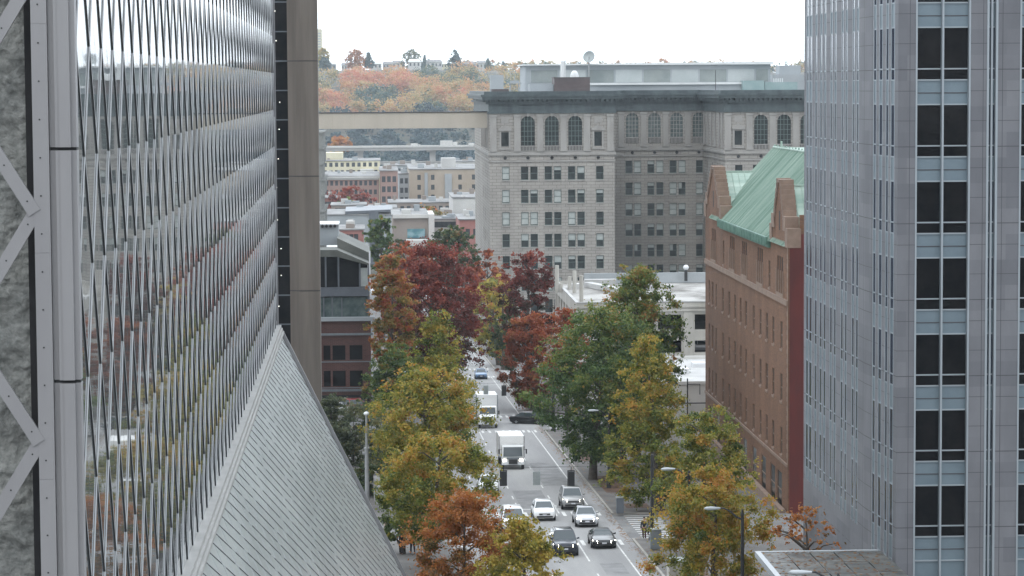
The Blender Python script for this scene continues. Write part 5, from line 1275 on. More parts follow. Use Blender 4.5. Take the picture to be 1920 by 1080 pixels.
# fallen leaves in the gutters and on the pavement
mb_n = 5200; pts = []
for _ in range(mb_n):
    y = rng.uniform(130, 420); s = rng.random()
    if s < .55: x = RR - abs(rng.normal()) * .35; h = .012
    elif s < .8: x = RR + .2 + abs(rng.normal()) * 1.6; h = .155
    elif s < .92: x = RL + abs(rng.normal()) * .3; h = .012
    else: x = RL - .2 - abs(rng.normal()) * 1.4; h = .155
    if any(a - .5 < y < b + .5 for a, b in CX): h = .014
    pts.append((x, y, zg(y) + h))
pts = np.array(pts); Nl = len(pts); a_ = rng.random(Nl) * 6.28; ss = rng.uniform(.05, .13, Nl)
tx = np.stack([np.cos(a_) * ss, np.sin(a_) * ss, -.048 * np.sin(a_) * ss], 1); ty = np.stack([-np.sin(a_) * ss, np.cos(a_) * ss, -.048 * np.cos(a_) * ss + ss * .15], 1)
me = bpy.data.meshes.new('fallen_leaves'); me.from_pydata(np.stack([pts - tx, pts - ty * .7, pts + tx, pts + ty * .7], 1).reshape(-1, 3).tolist(), [], [(4 * i, 4 * i + 1, 4 * i + 2, 4 * i + 3) for i in range(Nl)])
at_ = me.attributes.new('tint', 'FLOAT', 'FACE'); at_.data.foreach_set('value', rng.random(Nl).astype(np.float32)); me.materials.append(M['litter'])
o = bpy.data.objects.new('fallen_leaves', me); COL.objects.link(o); tag(o, 'orange and brown fallen leaves along the kerbs', 'leaves', kind='stuff')
pts = np.stack([rng.uniform(CXa + .3, CXb, 1500), rng.uniform(CYa, CYb, 1500), np.full(1500, CZ + .035)], 1); Nl = 1500; a_ = rng.random(Nl) * 6.28; ss = rng.uniform(.04, .11, Nl)
tx = np.stack([np.cos(a_) * ss, np.sin(a_) * ss, 0 * ss], 1); ty = np.stack([-np.sin(a_) * ss, np.cos(a_) * ss, .1 * ss], 1)
me = bpy.data.meshes.new('canopy_leaves'); me.from_pydata(np.stack([pts - tx, pts - ty, pts + tx, pts + ty], 1).reshape(-1, 3).tolist(), [], [(4 * i, 4 * i + 1, 4 * i + 2, 4 * i + 3) for i in range(Nl)])
at_ = me.attributes.new('tint', 'FLOAT', 'FACE'); at_.data.foreach_set('value', rng.random(Nl).astype(np.float32)); me.materials.append(M['litter'])
o = bpy.data.objects.new('canopy_leaves', me); COL.objects.link(o); tag(o, 'fallen leaves lying on the glass canopy', 'leaves', kind='stuff')

# ================================================================== VEHICLES
def ring(y, zb, zt, w, crown=.03):
    p = [(w * .86, zb), (w * .97, zb + (zt - zb) * .25), (w, zb + (zt - zb) * .55), (w * .97, zt - (zt - zb) * .12), (w * .86, zt), (w * .4, zt + crown)]
    return [(a, y, b) for a, b in p] + [(-a, y, b) for a, b in p[::-1]]
CARS = {
 'sedan': dict(st=[(-2.32, .30, .60, .70), (-2.22, .22, .72, .84), (-1.9, .2, .80, .88), (-1.05, .19, .94, .905), (0, .19, .96, .91), (1.3, .19, .99, .905), (2.0, .21, .99, .87), (2.28, .28, .92, .80), (2.34, .34, .80, .74)],
     cab=(-1.2, -.42, .88, 1.72, .94, 1.44, .84, .62), wheels=(-1.42, 1.38), wr=.32, H=1.44),
 'suv': dict(st=[(-2.28, .38, .78, .74), (-2.18, .28, .94, .88), (-1.85, .26, 1.02, .93), (-1.05, .25, 1.10, .95), (0, .25, 1.12, .955), (1.5, .25, 1.14, .95), (2.15, .28, 1.14, .92), (2.3, .36, 1.05, .86)],
     cab=(-1.25, -.55, 1.75, 2.22, 1.09, 1.72, .89, .70), wheels=(-1.4, 1.4), wr=.37, H=1.72),
 'minivan': dict(st=[(-2.4, .34, .72, .74), (-2.3, .25, .88, .88), (-1.95, .23, .98, .93), (-1.35, .22, 1.08, .95), (0, .22, 1.1, .955), (1.8, .22, 1.12, .95), (2.4, .26, 1.12, .92), (2.5, .34, 1.0, .86)],
     cab=(-1.6, -.6, 2.0, 2.42, 1.06, 1.75, .90, .72), wheels=(-1.5, 1.5), wr=.34, H=1.75),
 'sports': dict(st=[(-2.2, .26, .52, .72), (-2.1, .18, .64, .86), (-1.7, .17, .74, .90), (-.9, .17, .86, .90), (0, .17, .90, .90), (1.2, .17, .94, .93), (1.9, .2, .90, .88), (2.15, .28, .80, .78)],
     cab=(-.95, -.2, .55, 1.7, .86, 1.29, .80, .56), wheels=(-1.3, 1.28), wr=.33, H=1.3),
 'hatch': dict(st=[(-2.0, .32, .64, .72), (-1.92, .24, .80, .84), (-1.65, .22, .90, .88), (-1.1, .21, .99, .9), (0, .21, 1.01, .9), (1.4, .21, 1.03, .89), (1.85, .25, 1.03, .85), (1.95, .32, .92, .8)],
     cab=(-1.25, -.45, 1.3, 1.88, .98, 1.5, .83, .64), wheels=(-1.25, 1.25), wr=.31, H=1.5)}
def wheel(parent, x, y, r, w=.22):
    s = 1 if x > 0 else -1
    t = MB(); rings = [[(x + s * dx, y + rr * math.cos(2 * math.pi * k / 20), r + rr * math.sin(2 * math.pi * k / 20)) for k in range(20)] for dx, rr in ((-w, r * .6), (-w, r * .96), (-w * .8, r), (-w * .15, r), (0, r * .95), (0, r * .66))]
    t.loft(rings); o = t.build('wheel', M['tyre'], parent, smooth=True, local=True); ORG[o.name] = ORG[parent.name]
    q = MB(); q.disc((x + s * .004, y, r), (s, 0, 0), r * .2, .02, 10)
    for k in range(5):
        a = 2 * math.pi * k / 5 + .3; q.bar((x + s * .005, y + r * .12 * math.cos(a), r + r * .12 * math.sin(a)), (x + s * .005, y + r * .64 * math.cos(a), r + r * .64 * math.sin(a)), (s, 0, 0), r * .2, 0, .015)
    q.build('rim', M['rim'], o, local=True)
def car(name, label, kind, mat, x, y, lights=True, heading=0, cat='car', group='cars on the avenue', lift=0, z=None, rack=False):
    c = CARS[kind]; th = thing(name, label, cat, (x, y, (zg(y) + .008 + lift) if z is None else z), group, heading, SLOPE * math.cos(heading) if z is None else 0)
    if z is None and abs(math.sin(heading)) > .3: th.rotation_euler = (SLOPE * math.cos(heading), SLOPE * -math.sin(heading) * -1, heading)
    b = MB(); b.loft([ring(*s) for s in c['st']])
    y0, y1, y2, y3, zb, zt, wb, wt = c['cab']
    def cabring(yb, yt, s):                    # tapered cabin, pillars painted
        return None
    cb = [(-wb, y0, zb - .06), (wb, y0, zb - .06), (wb, y3, zb - .04), (-wb, y3, zb - .04)]; ct = [(-wt, y1, zt - .03), (wt, y1, zt - .03), (wt, y2, zt - .04), (-wt, y2, zt - .04)]
    b.hexa(cb + ct); rr = .12
    b.hexa(ct + [(-wt + rr, y1 + .1, zt + .03), (wt - rr, y1 + .1, zt + .03), (wt - rr, y2 - .1, zt + .015), (-wt + rr, y2 - .1, zt + .015)])
    body = b.build('body', mat, th, smooth=True, sharp=32, local=True); ORG[body.name] = ORG[th.name]
    bv = body.modifiers.new('bevel', 'BEVEL'); bv.width = .035; bv.segments = 2; bv.limit_method = 'ANGLE'; bv.angle_limit = R(30)
    def pane(a, bq, cq, d, inset, nm, n_out):
        A_, B_, C_, D_ = (Vector(k) for k in (a, bq, cq, d)); ce = (A_ + B_ + C_ + D_) / 4; nrm = (B_ - A_).cross(D_ - A_).normalized()
        if nrm.dot(Vector(n_out)) < 0: nrm = -nrm
        q = MB(); pts = [tuple(p + (ce - p) * inset + nrm * .014) for p in (A_, B_, C_, D_)]; q.poly(pts); o = q.build(nm, M['auto_glass'], th, local=True); return o
    pane(cb[0], cb[1], ct[1], ct[0], .10, 'windscreen', (0, -1, .5)); pane(cb[3], cb[2], ct[2], ct[3], .14, 'rear_window', (0, 1, .5))
    for s in (0, 1):
        i, j = (1, 2) if s else (0, 3); ym = (y1 + y2) / 2 + .1; yb_ = ym
        bi, bj, ti, tj = Vector(cb[i]), Vector(cb[j]), Vector(ct[i]), Vector(ct[j])
        fb = (ym - bi.y) / (bj.y - bi.y); ft = (ym - ti.y) / (tj.y - ti.y); bm, tm = bi.lerp(bj, fb), ti.lerp(tj, ft); nx = (1 if s else -1, 0, .3)
        up = Vector((0, 0, .09)); pane(bi + up + Vector((0, .12, 0)), bm + up, tm, ti, .09, 'side_window', nx); pane(bm + up, bj + up - Vector((0, .12, 0)), tj, tm, .09, 'side_window', nx)
    f0, f1 = c['st'][0], c['st'][2]; yf = f0[0]; hw = f1[3]; zh = f0[2] + .02
    for s in (-1, 1):
        q = MB(); q.hexa([(s * hw * .55, yf - .02, zh - .10), (s * hw * .94, yf + .2, zh - .07), (s * hw * .94, yf + .32, zh - .07), (s * hw * .55, yf + .1, zh - .10), (s * hw * .55, yf + .03, zh + .07), (s * hw * .95, yf + .24, zh + .11), (s * hw * .95, yf + .36, zh + .11), (s * hw * .55, yf + .15, zh + .07)]); q.build('headlight', M['lamp_on'] if lights else M['lamp_off'], th, local=True)
        q = MB(); ye = c['st'][-1][0]; q.box(s * hw * .72 - .14, s * hw * .72 + .14, ye - .1, ye + .03, c['st'][-1][2] - .18, c['st'][-1][2] + .02); q.build('tail_light', M['tail'], th, local=True)
        q = MB(); q.hexa([(s * wb, y0 + .35, zb + .03), (s * (wb + .2), y0 + .32, zb + .05), (s * (wb + .2), y0 + .42, zb + .05), (s * wb, y0 + .45, zb + .03), (s * wb, y0 + .35, zb + .12), (s * (wb + .2), y0 + .32, zb + .19), (s * (wb + .2), y0 + .42, zb + .19), (s * wb, y0 + .45, zb + .12)]); q.build('mirror', mat, th, local=True)
        for wy in c['wheels']:
            q = MB(); q.disc((s * (hw + .012), wy, c['wr'] + .02), (s, 0, 0), c['wr'] + .06, .012, 20); q.build('wheel_arch', M['black_plastic'], th, local=True)
            wheel(th, s * (hw + .035), wy, c['wr'])
    q = MB(); q.box(-hw * .86, hw * .86, yf + .35, -yf - .35, .09, .34); q.build('underbody', M['black_plastic'], th, local=True)  # closed underside, added to block light beneath the car
    q = MB(); q.box(-hw * .5, hw * .5, yf - .025, yf + .1, zh - .16, zh - .02); q.build('grille', M['black_plastic'], th, local=True)
    q = MB(); q.box(-hw * .46, hw * .46, yf - .04, yf - .02, zh - .06, zh - .045); q.build('chrome_bar', M['chrome'], th, local=True)
    q = MB(); q.box(-hw * .74, hw * .74, yf - .03, yf + .12, f0[1] - .02, f0[1] + .12); q.build('lower_intake', M['black_plastic'], th, local=True)
    q = MB(); q.box(-.17, .17, yf - .055, yf - .03, f0[1] + .13, f0[1] + .24); q.build('number_plate', M['plate'], th, local=True)
    if rack:
        q = MB()
        for s in (-1, 1): q.box(s * wt * .85 - .02, s * wt * .85 + .02, y1 + .2, y2 - .2, zt + .03, zt + .09)
        q.build('roof_rail', M['black_plastic'], th, local=True)
    return th
P_ = {'white': paint('white_paint', (.74, .75, .75), .0, .3), 'silver': paint('silver_paint', (.42, .43, .45), .6), 'pewter': paint('pewter_paint', (.30, .30, .30), .6), 'navy': paint('navy_paint', (.012, .018, .032), .3),
      'black': paint('black_paint', (.010, .011, .013), .2), 'blue': paint('light_blue_paint', (.13, .22, .36), .4), 'red': paint('red_paint', (.30, .03, .025), .1), 'greyp': paint('grey_paint', (.14, .15, .16), .5)}
def gy(px, py):
    d = _rot @ Vector((px - 960, 540 - py, -F)); t = -24.8 / (d.z + .048 * d.y); return d * t
car('sport_utility_vehicle', 'dark navy sport utility vehicle with lit headlights, nearest vehicle in the intersection', 'suv', P_['navy'], 13.9, 192.0, rack=True)
car('sports_car', 'low black sports car with lit headlights right of the dark navy vehicle', 'sports', P_['black'], 17.05, 196.0)
car('silver_sedan', 'silver sedan with lit headlights entering the intersection in front of the pewter car', 'sedan', P_['silver'], 16.9, 209.6)
car('pewter_suv', 'pewter grey car waiting just behind the silver sedan', 'suv', P_['pewter'], 16.75, 222.0)
car('white_sedan', 'white hatchback without lit headlights in the middle lane', 'hatch', P_['white'], 13.85, 214.0, lights=False)
car('white_minivan', 'white minivan partly behind the rust-red tree at the left', 'minivan', P_['white'], 11.0, 207.0)
car('white_car', 'white car half hidden by the amber tree, left of the hanging signals', 'sedan', P_['white'], 10.3, 236.0, lights=False)
car('blue_hatchback', 'light blue hatchback far up the avenue beyond the trucks', 'hatch', P_['blue'], 16.5, 398.5, lights=False)
car('black_sedan', 'black sedan turning right out of the avenue by the scarlet tree', 'sedan', P_['black'], 18.7, 311.8, lights=False, heading=R(62))
car('red_van', 'red van parked on the plaza side street below the brick loft building', 'minivan', P_['red'], -1.9, 331, lights=False, heading=R(90), group='cars by the plaza', z=zg(331) + .15, cat='van')
car('pale_car', 'pale car parked left of the red van on the side street', 'sedan', P_['white'], -4.0, 328.5, lights=False, heading=R(90), group='cars by the plaza', z=zg(328.5) + .15)
car('garage_car', 'pale blue-grey car parked behind an opening of the cream garage', 'sedan', P_['silver'], 41.2, 331.5, lights=False, heading=R(90), group='cars in the garage', z=-33.4)
def truck(name, label, x, y, nose, mat, boxmat, lights):
    th = thing(name, label, 'truck', (x, y, zg(y) + .008), 'box trucks on the avenue', 0, SLOPE)
    hw = 1.22; L0 = -.3; zt = 3.75 if nose else 3.1
    q = MB(); q.box(-hw, hw, L0 + 1.6, L0 + 7.6, 1.0, zt); o = q.build('cargo_box', boxmat, th, local=True); bv = o.modifiers.new('bevel', 'BEVEL'); bv.width = .05; bv.segments = 2
    q = MB()
    for s in (-1, 1): q.box(s * hw - .05, s * hw + .05, L0 + 1.56, L0 + 1.66, 1.0, zt - .05)
    q.box(-hw - .03, hw + .03, L0 + 1.56, L0 + 7.62, 1.0, 1.12); q.build('box_trim', M['chrome'] if not nose else M['cab_grey'], th, local=True)
    q = MB(); q.box(-.42, .42, L0 - .8, L0 + 7.5, .55, .98); q.build('chassis', M['black_plastic'], th, local=True)
    cabw = 1.05; front = L0 - .55 if not nose else L0 + .15
    prof = [(front, .58), (front - .02, 1.18), (front + .33, 2.2), (front + .55, 2.3), (L0 + 1.5, 2.3), (L0 + 1.5, .58)] if not nose else [(front, .7), (front, 1.55), (front + .3, 2.38), (front + .5, 2.5), (L0 + 1.5, 2.5), (L0 + 1.5, .7)]
    q = MB(); q.prism([(-cabw, a, b) for a, b in prof], (2 * cabw, 0, 0)); o = q.build('cab', mat, th, local=True); bv = o.modifiers.new('bevel', 'BEVEL'); bv.width = .06; bv.segments = 2
    a, b = prof[1], prof[2]; d = Vector((0, b[0] - a[0], b[1] - a[1])); n_ = Vector((0, -d.z, d.y)).normalized()
    p0 = Vector((0, a[0], a[1])) + d * .06 + n_ * .015; p1 = Vector((0, a[0], a[1])) + d * .94 + n_ * .015
    q = MB(); q.poly([(-.94, p0.y, p0.z), (.94, p0.y, p0.z), (.88, p1.y, p1.z), (-.88, p1.y, p1.z)]); q.build('windscreen', M['auto_glass'], th, local=True)
    for s in (-1, 1):
        q = MB(); q.poly([(s * (cabw + .012), front + .5, 1.35), (s * (cabw + .012), L0 + 1.2, 1.35), (s * (cabw + .012), L0 + 1.2, 2.05), (s * (cabw + .012), front + .66, 2.05)]); q.build('side_window', M['auto_glass'], th, local=True)
        q = MB(); q.box(s * 1.32 - .07, s * 1.32 + .07, front + .22, front + .3, 1.5, 1.95); q.tube([(s * 1.0, front + .3, 1.9), (s * 1.3, front + .28, 1.9)], .02, 5); q.build('mirror', M['black_plastic'], th, local=True)
        hy = front - .03 if not nose else front - 1.02
        q = MB(); q.box(s * .80 - .17, s * .80 + .17, hy, hy + .1, .80 if not nose else .88, 1.0 if not nose else 1.12); q.build('headlight', M['lamp_on'] if lights else M['lamp_off'], th, local=True)
        wheel(th, s * 1.1, front + .55 if not nose else front - .3, .43, .26); wheel(th, s * 1.14, L0 + 5.6, .43, .5)
    if nose:
        q = MB(); q.loft([[(-w, yy, .72), (w, yy, .72), (w, yy, zt_ - .15), (w * .8, yy, zt_), (-w * .8, yy, zt_), (-w, yy, zt_ - .15)] for yy, w, zt_ in ((front - 1.0, .88, 1.32), (front - .85, .94, 1.42), (front + .05, 1.02, 1.6))]); o = q.build('hood', mat, th, smooth=True, local=True)
        q = MB(); q.box(-.52, .52, front - 1.05, front - .98, .82, 1.3); o = q.build('grille', M['black_plastic'], th, local=True)
        q = MB(); [q.box(-.5, .5, front - 1.075, front - 1.05, .88 + k * .1, .92 + k * .1) for k in range(4)]; q.build('grille_bars', M['chrome'], o, local=True)
        q = MB(); q.box(-1.12, 1.12, front - 1.2, front - 1.0, .48, .76); q.build('bumper', M['white_metal'], th, local=True)
    else:
        q = MB(); q.box(-.6, .6, front - .035, front - .01, .98, 1.2); q.build('grille', M['cab_grey'], th, local=True)
        q = MB(); q.box(-1.08, 1.08, front - .12, front + .1, .46, .74); q.build('bumper', M['white_metal'], th, local=True)
        q = MB(); q.box(-.6, .6, front + .5, front + .56, 2.5, 2.8) if False else q.box(-.2, .2, front - .14, front - .12, .52, .66); q.build('number_plate', M['plate'], th, local=True)
    return th
truck('box_truck', 'white box truck with a flat-fronted cab and lit headlights, the nearer of the two trucks', 13.65, 256.6, False, paint('truck_silver', (.50, .51, .50), .1), mk('truck_box_white', (.74, .74, .73), (.80, .80, .79), .6, .45), True)
truck('box_truck', 'white box truck with a protruding hood and chrome grille, the farther of the two trucks', 13.45, 306.6, True, P_['white'], mk('truck_box_pale', (.72, .73, .73), (.78, .79, .79), .6, .45), False)

# ================================================================== SIGNALS, LAMPS, POLES, CABINETS
def signal(label, x, y, z):
    t = thing('traffic_signal', label, 'traffic signal', (x, y, z), 'traffic signals hung over the avenue')
    b = MB(); b.box(x - .2, x + .2, y - .1, y + .18, z - 1.05, z); b.build('housing', M['black_pole'], t)
    b = MB(); b.box(x - .27, x + .27, y + .18, y + .2, z - 1.12, z + .07); b.build('backplate', M['black_plastic'], t)
    b = MB()
    for k in range(3): b.tube([(x, y + .2, z - .2 - k * .33), (x, y + .42, z - .2 - k * .33)], .13, 12)
    b.build('visor', M['black_plastic'], t)
    b = MB(); b.tube([(x, y, z), (x, y, z + .34)], .03, 6); b.build('hanger', M['black_pole'], t)
def sgn(label, x, y, z, w=.56, h=1.0):
    t = thing('hanging_sign', label, 'sign', (x, y, z), 'signs hung over the avenue')
    b = MB(); b.box(x - w / 2, x + w / 2, y - .02, y + .01, z - h, z); b.build('panel', M['sign_back'], t)
    b = MB(); 
    for k in (.2, .5, .8): b.box(x - w / 2, x + w / 2, y - .045, y - .022, z - h * k - .03, z - h * k + .03)
    b.tube([(x - .2, y, z), (x - .2, y, z + .3)], .015, 5); b.tube([(x + .2, y, z), (x + .2, y, z + .3)], .015, 5); b.build('bracket', M['sign_back'], t)
YS = 197.6; p = at(1071, 884, YS); q = at(944, 884, YS); r = at(1006, 887, YS)
signal('black traffic signal hanging over the right lane, in front of the pewter car', p.x, YS, p.z); signal('black traffic signal hanging at the left, beside the nearer truck', q.x, YS, q.z); sgn('grey sign panel hanging between the two near traffic signals', r.x, YS, p.z)
Y2 = 299.5; p2 = at(945, 724, Y2); q2 = at(911, 723, Y2)
signal('small black traffic signal over the avenue between the farther truck and the scarlet tree', p2.x, Y2, p2.z); sgn('grey sign panel hanging above the farther truck', q2.x, Y2, q2.z)
def cable(label, y, z, xl, xr):
    t = thing('span_wire', label, 'wire', (xl, y, z), 'span wires across the avenue')
    b = MB(); b.tube([(xl, y, z + .5), ((xl + xr) / 2 - 3, y, z + .36), ((xl + xr) / 2 + 3, y, z + .36), (xr, y, z + .5)], .014, 5); b.build('cable', M['black_pole'], t)
    for x in (xl, xr):
        t = thing('signal_pole', 'slim %s pole at the %s kerb holding the %s signal wire' % (('grey', 'left')[0] if x == xl else 'dark', 'left' if x == xl else 'right', 'near' if y < 250 else 'far'), 'pole', (x, y, zg(y) + .14), 'signal poles')
        b = MB(); b.tube([(x, y, zg(y) + .14), (x, y, z + 1.2)], [.17, .12], 10); b.build('pole', M['black_pole'] if x > 10 else M['steel_pole'], t)
        b = MB(); b.disc((x, y, zg(y) + .14), (0, 0, 1), .28, .25, 12); b.build('base', M['black_pole'] if x > 10 else M['steel_pole'], t)
cable('thin wire carrying the near traffic signals across the avenue', YS, p.z, 4.9, 21.0); cable('thin wire carrying the far traffic signal across the avenue', Y2, p2.z, 4.9, 20.6)
def lamp(label, x, y, h, arm, mat, both=False, head=1.0):
    g = zg(y) + .14; t = thing('street_lamp', label, 'street lamp', (x, y, g), 'cobra-head street lamps')
    b = MB(); b.tube([(x, y, g), (x, y, g + h * .5), (x, y, g + h)], [.13, .11, .085], 10); b.tube([(x, y, g + h), (x, y, g + h + .35)], [.12, .04], 8); b.disc((x, y, g), (0, 0, 1), .22, .5, 10); b.build('pole', mat, t)
    for s in ((-1, 1) if both else (-1,)):
        a_ = arm * (1 if s < 0 else .7)
        pts = [(x, y, g + h - .25), (x + s * .25 * a_, y, g + h - .1), (x + s * .5 * a_, y, g + h + .22), (x + s * .8 * a_, y, g + h + .42), (x + s * a_, y, g + h + .42)]
        b = MB(); b.tube(pts, [.06, .055, .05, .045, .04], 8); o = b.build('arm', mat, t)
        b = MB(); X = x + s * a_; zz = g + h + .42; L_ = .85 * head
        b.loft([[(X + s * u * L_, y + w * math.cos(k * math.pi / 5), zz + hgt * math.sin(k * math.pi / 5)) for k in range(10)] for u, w, hgt in ((-.1, .05, .05), (.15, .12, .08), (.5, .18, .11), (.85, .15, .09), (1, .03, .03))])
        b.build('lamp_head', M['lamp_head'], o, smooth=True, sharp=70)
def lampat(label, px, py, Y, arm, mat, both=False, head=1.0):
    p = at(px, py, Y); lamp(label, p.x, Y, p.z - zg(Y) - .14, arm, mat, both, head)
lampat('black street lamp with a long arm reaching left, in front of the orange-brown tree', 1392, 966, 150, 1.35, M['black_pole'])
lampat('street lamp at the bottom edge with its arm over the glass canopy', 1572, 1090, 113, 1.25, M['black_pole'], head=1.1)
lampat('street lamp showing only its pale head by the broad dark green tree', 1141, 778, 236, 1.0, M['black_pole'])
lampat('street lamp with its pale head in front of the olive tree', 1292, 891, 172, 1.0, M['black_pole'])
lampat('grey street lamp with two arms rising beside the scarlet tree', 985, 648, 338, 1.3, M['steel_pole'], True)
lampat('grey street lamp between the left kerb trees near the brick loft building', 775, 704, 318, .9, M['steel_pole'], True)
lampat('grey street lamp far along the right kerb by the dark low tree', 952, 604, 420, 1.6, M['steel_pole'], head=1.2)
# tall plain pole on the plaza
pp = at(687, 778, 226); t = thing('plaza_pole', 'tall plain grey steel pole with a small cap, right of the sloped glass edge', 'pole', (pp.x, 226, zg(226) + .14))
b = MB(); g = zg(226) + .14; mid = g + (pp.z - g) * .62
b.tube([(pp.x, 226, g), (pp.x, 226, mid)], [.2, .17], 12); b.tube([(pp.x, 226, mid), (pp.x, 226, pp.z)], [.115, .09], 10); b.build('shaft', M['steel_pole'], t)
b = MB(); b.disc((pp.x, 226, mid - .05), (0, 0, 1), .24, .14, 12); b.box(pp.x - .38, pp.x - .17, 225.9, 226.1, mid - .5, mid - .3); b.build('collar', M['steel_pole'], t)
b = MB(); b.sphere((pp.x, 226, pp.z + .12), .24, 10, (1, 1, .7)); b.build('cap', M['white_metal'], t)
def cabinet(name, label, px, py, w, d, h, mat, dome=False, cat='cabinet'):
    p = gy(px, py); g = p.z + .14; t = thing(name, label, cat, (p.x, p.y, g)); x, y = p.x, p.y
    b = MB(); b.box(x - w / 2, x + w / 2, y, y + d, g + .1, g + h); o = b.build('body', mat, t); bv = o.modifiers.new('bevel', 'BEVEL'); bv.width = .04; bv.segments = 2
    b = MB(); b.box(x - w / 2 - .03, x + w / 2 + .03, y - .03, y + d + .03, g + h, g + h + .07); b.build('lid', M['sign_back'], t)
    b = MB(); b.box(x - w / 2 + .06, x + w / 2 - .06, y + .05, y + d - .05, g - .05, g + .1); b.build('plinth', M['concrete'], t)
    b = MB(); b.box(x - w / 2 + .08, x + w / 2 - .08, y - .012, y - .002, g + .25, g + h - .12); b.cbox((x + w * .3, y - .02, g + h * .55), (.04, .03, .14)); b.build('door', mat, t)
cabinet('traffic_cabinet', 'grey signal cabinet standing at the right kerb corner beside the two people', 1230, 1036, .82, .6, 1.5, M['cab_grey'])
cabinet('dark_cabinet', 'dark green-black street cabinet under the golden olive tree', 1163, 968, .6, .5, 1.35, M['slate_metal'])
cabinet('kiosk', 'pale box-shaped kiosk at the bottom edge under the orange-brown tree', 1283, 1100, 2.0, 1.6, 1.5, M['cream_wall'], cat='kiosk')
# newspaper boxes / bins along the right pavement
for i, (px_, py_, lab) in enumerate(((940, 768, 'dark litter bin near the far corner under the scarlet tree'),)):
    p = gy(969, 726); t = thing('litter_bin', lab, 'litter bin', (p.x, p.y, p.z + .14)); b = MB(); b.tube([(p.x, p.y, p.z + .14), (p.x, p.y, p.z + 1.1)], [.32, .36], 12); b.build('drum', M['slate_metal'], t); b = MB(); b.disc((p.x, p.y, p.z + 1.1), (0, 0, 1), .4, .1, 12); b.build('lid', M['black_plastic'], t)
# earth-filled tree pits in the pavement
b = MB()
for x, y0, y1 in ((21.2, 116, 123), (21.6, 150, 157), (21.8, 176, 183), (21.6, 232, 247), (22.2, 219.5, 223), (21.6, 262, 272), (21.5, 330, 342), (21.5, 368, 378), (4.4, 154, 162), (4.4, 180, 188), (4.4, 222, 230), (4.4, 258, 266), (4.6, 330, 340)): sheet(b, x - 1.0, x + 1.0, y0, y1, .146)
struct(b.build('tree_pits', mk('leafy_soil', (.055, .03, .02), (.13, .075, .045), 1.4, .95)))
# low wall on the plaza corner
t = thing('plaza_wall', 'pale curved low wall at the plaza corner behind the crossing people', 'wall', (-.2, 221, zg(221)))
b = MB(); b.loft([[(x, y, zg(y)), (x, y, zg(y) + h), (x + .5, y + .2, zg(y) + h), (x + .5, y + .2, zg(y))] for x, y, h in ((1.7, 218, .9), (1.1, 219, 1.5), (.6, 222, 2.0), (.2, 228, 2.0), (0, 236, 2.0))]); b.build('wall', M['concrete'], t)

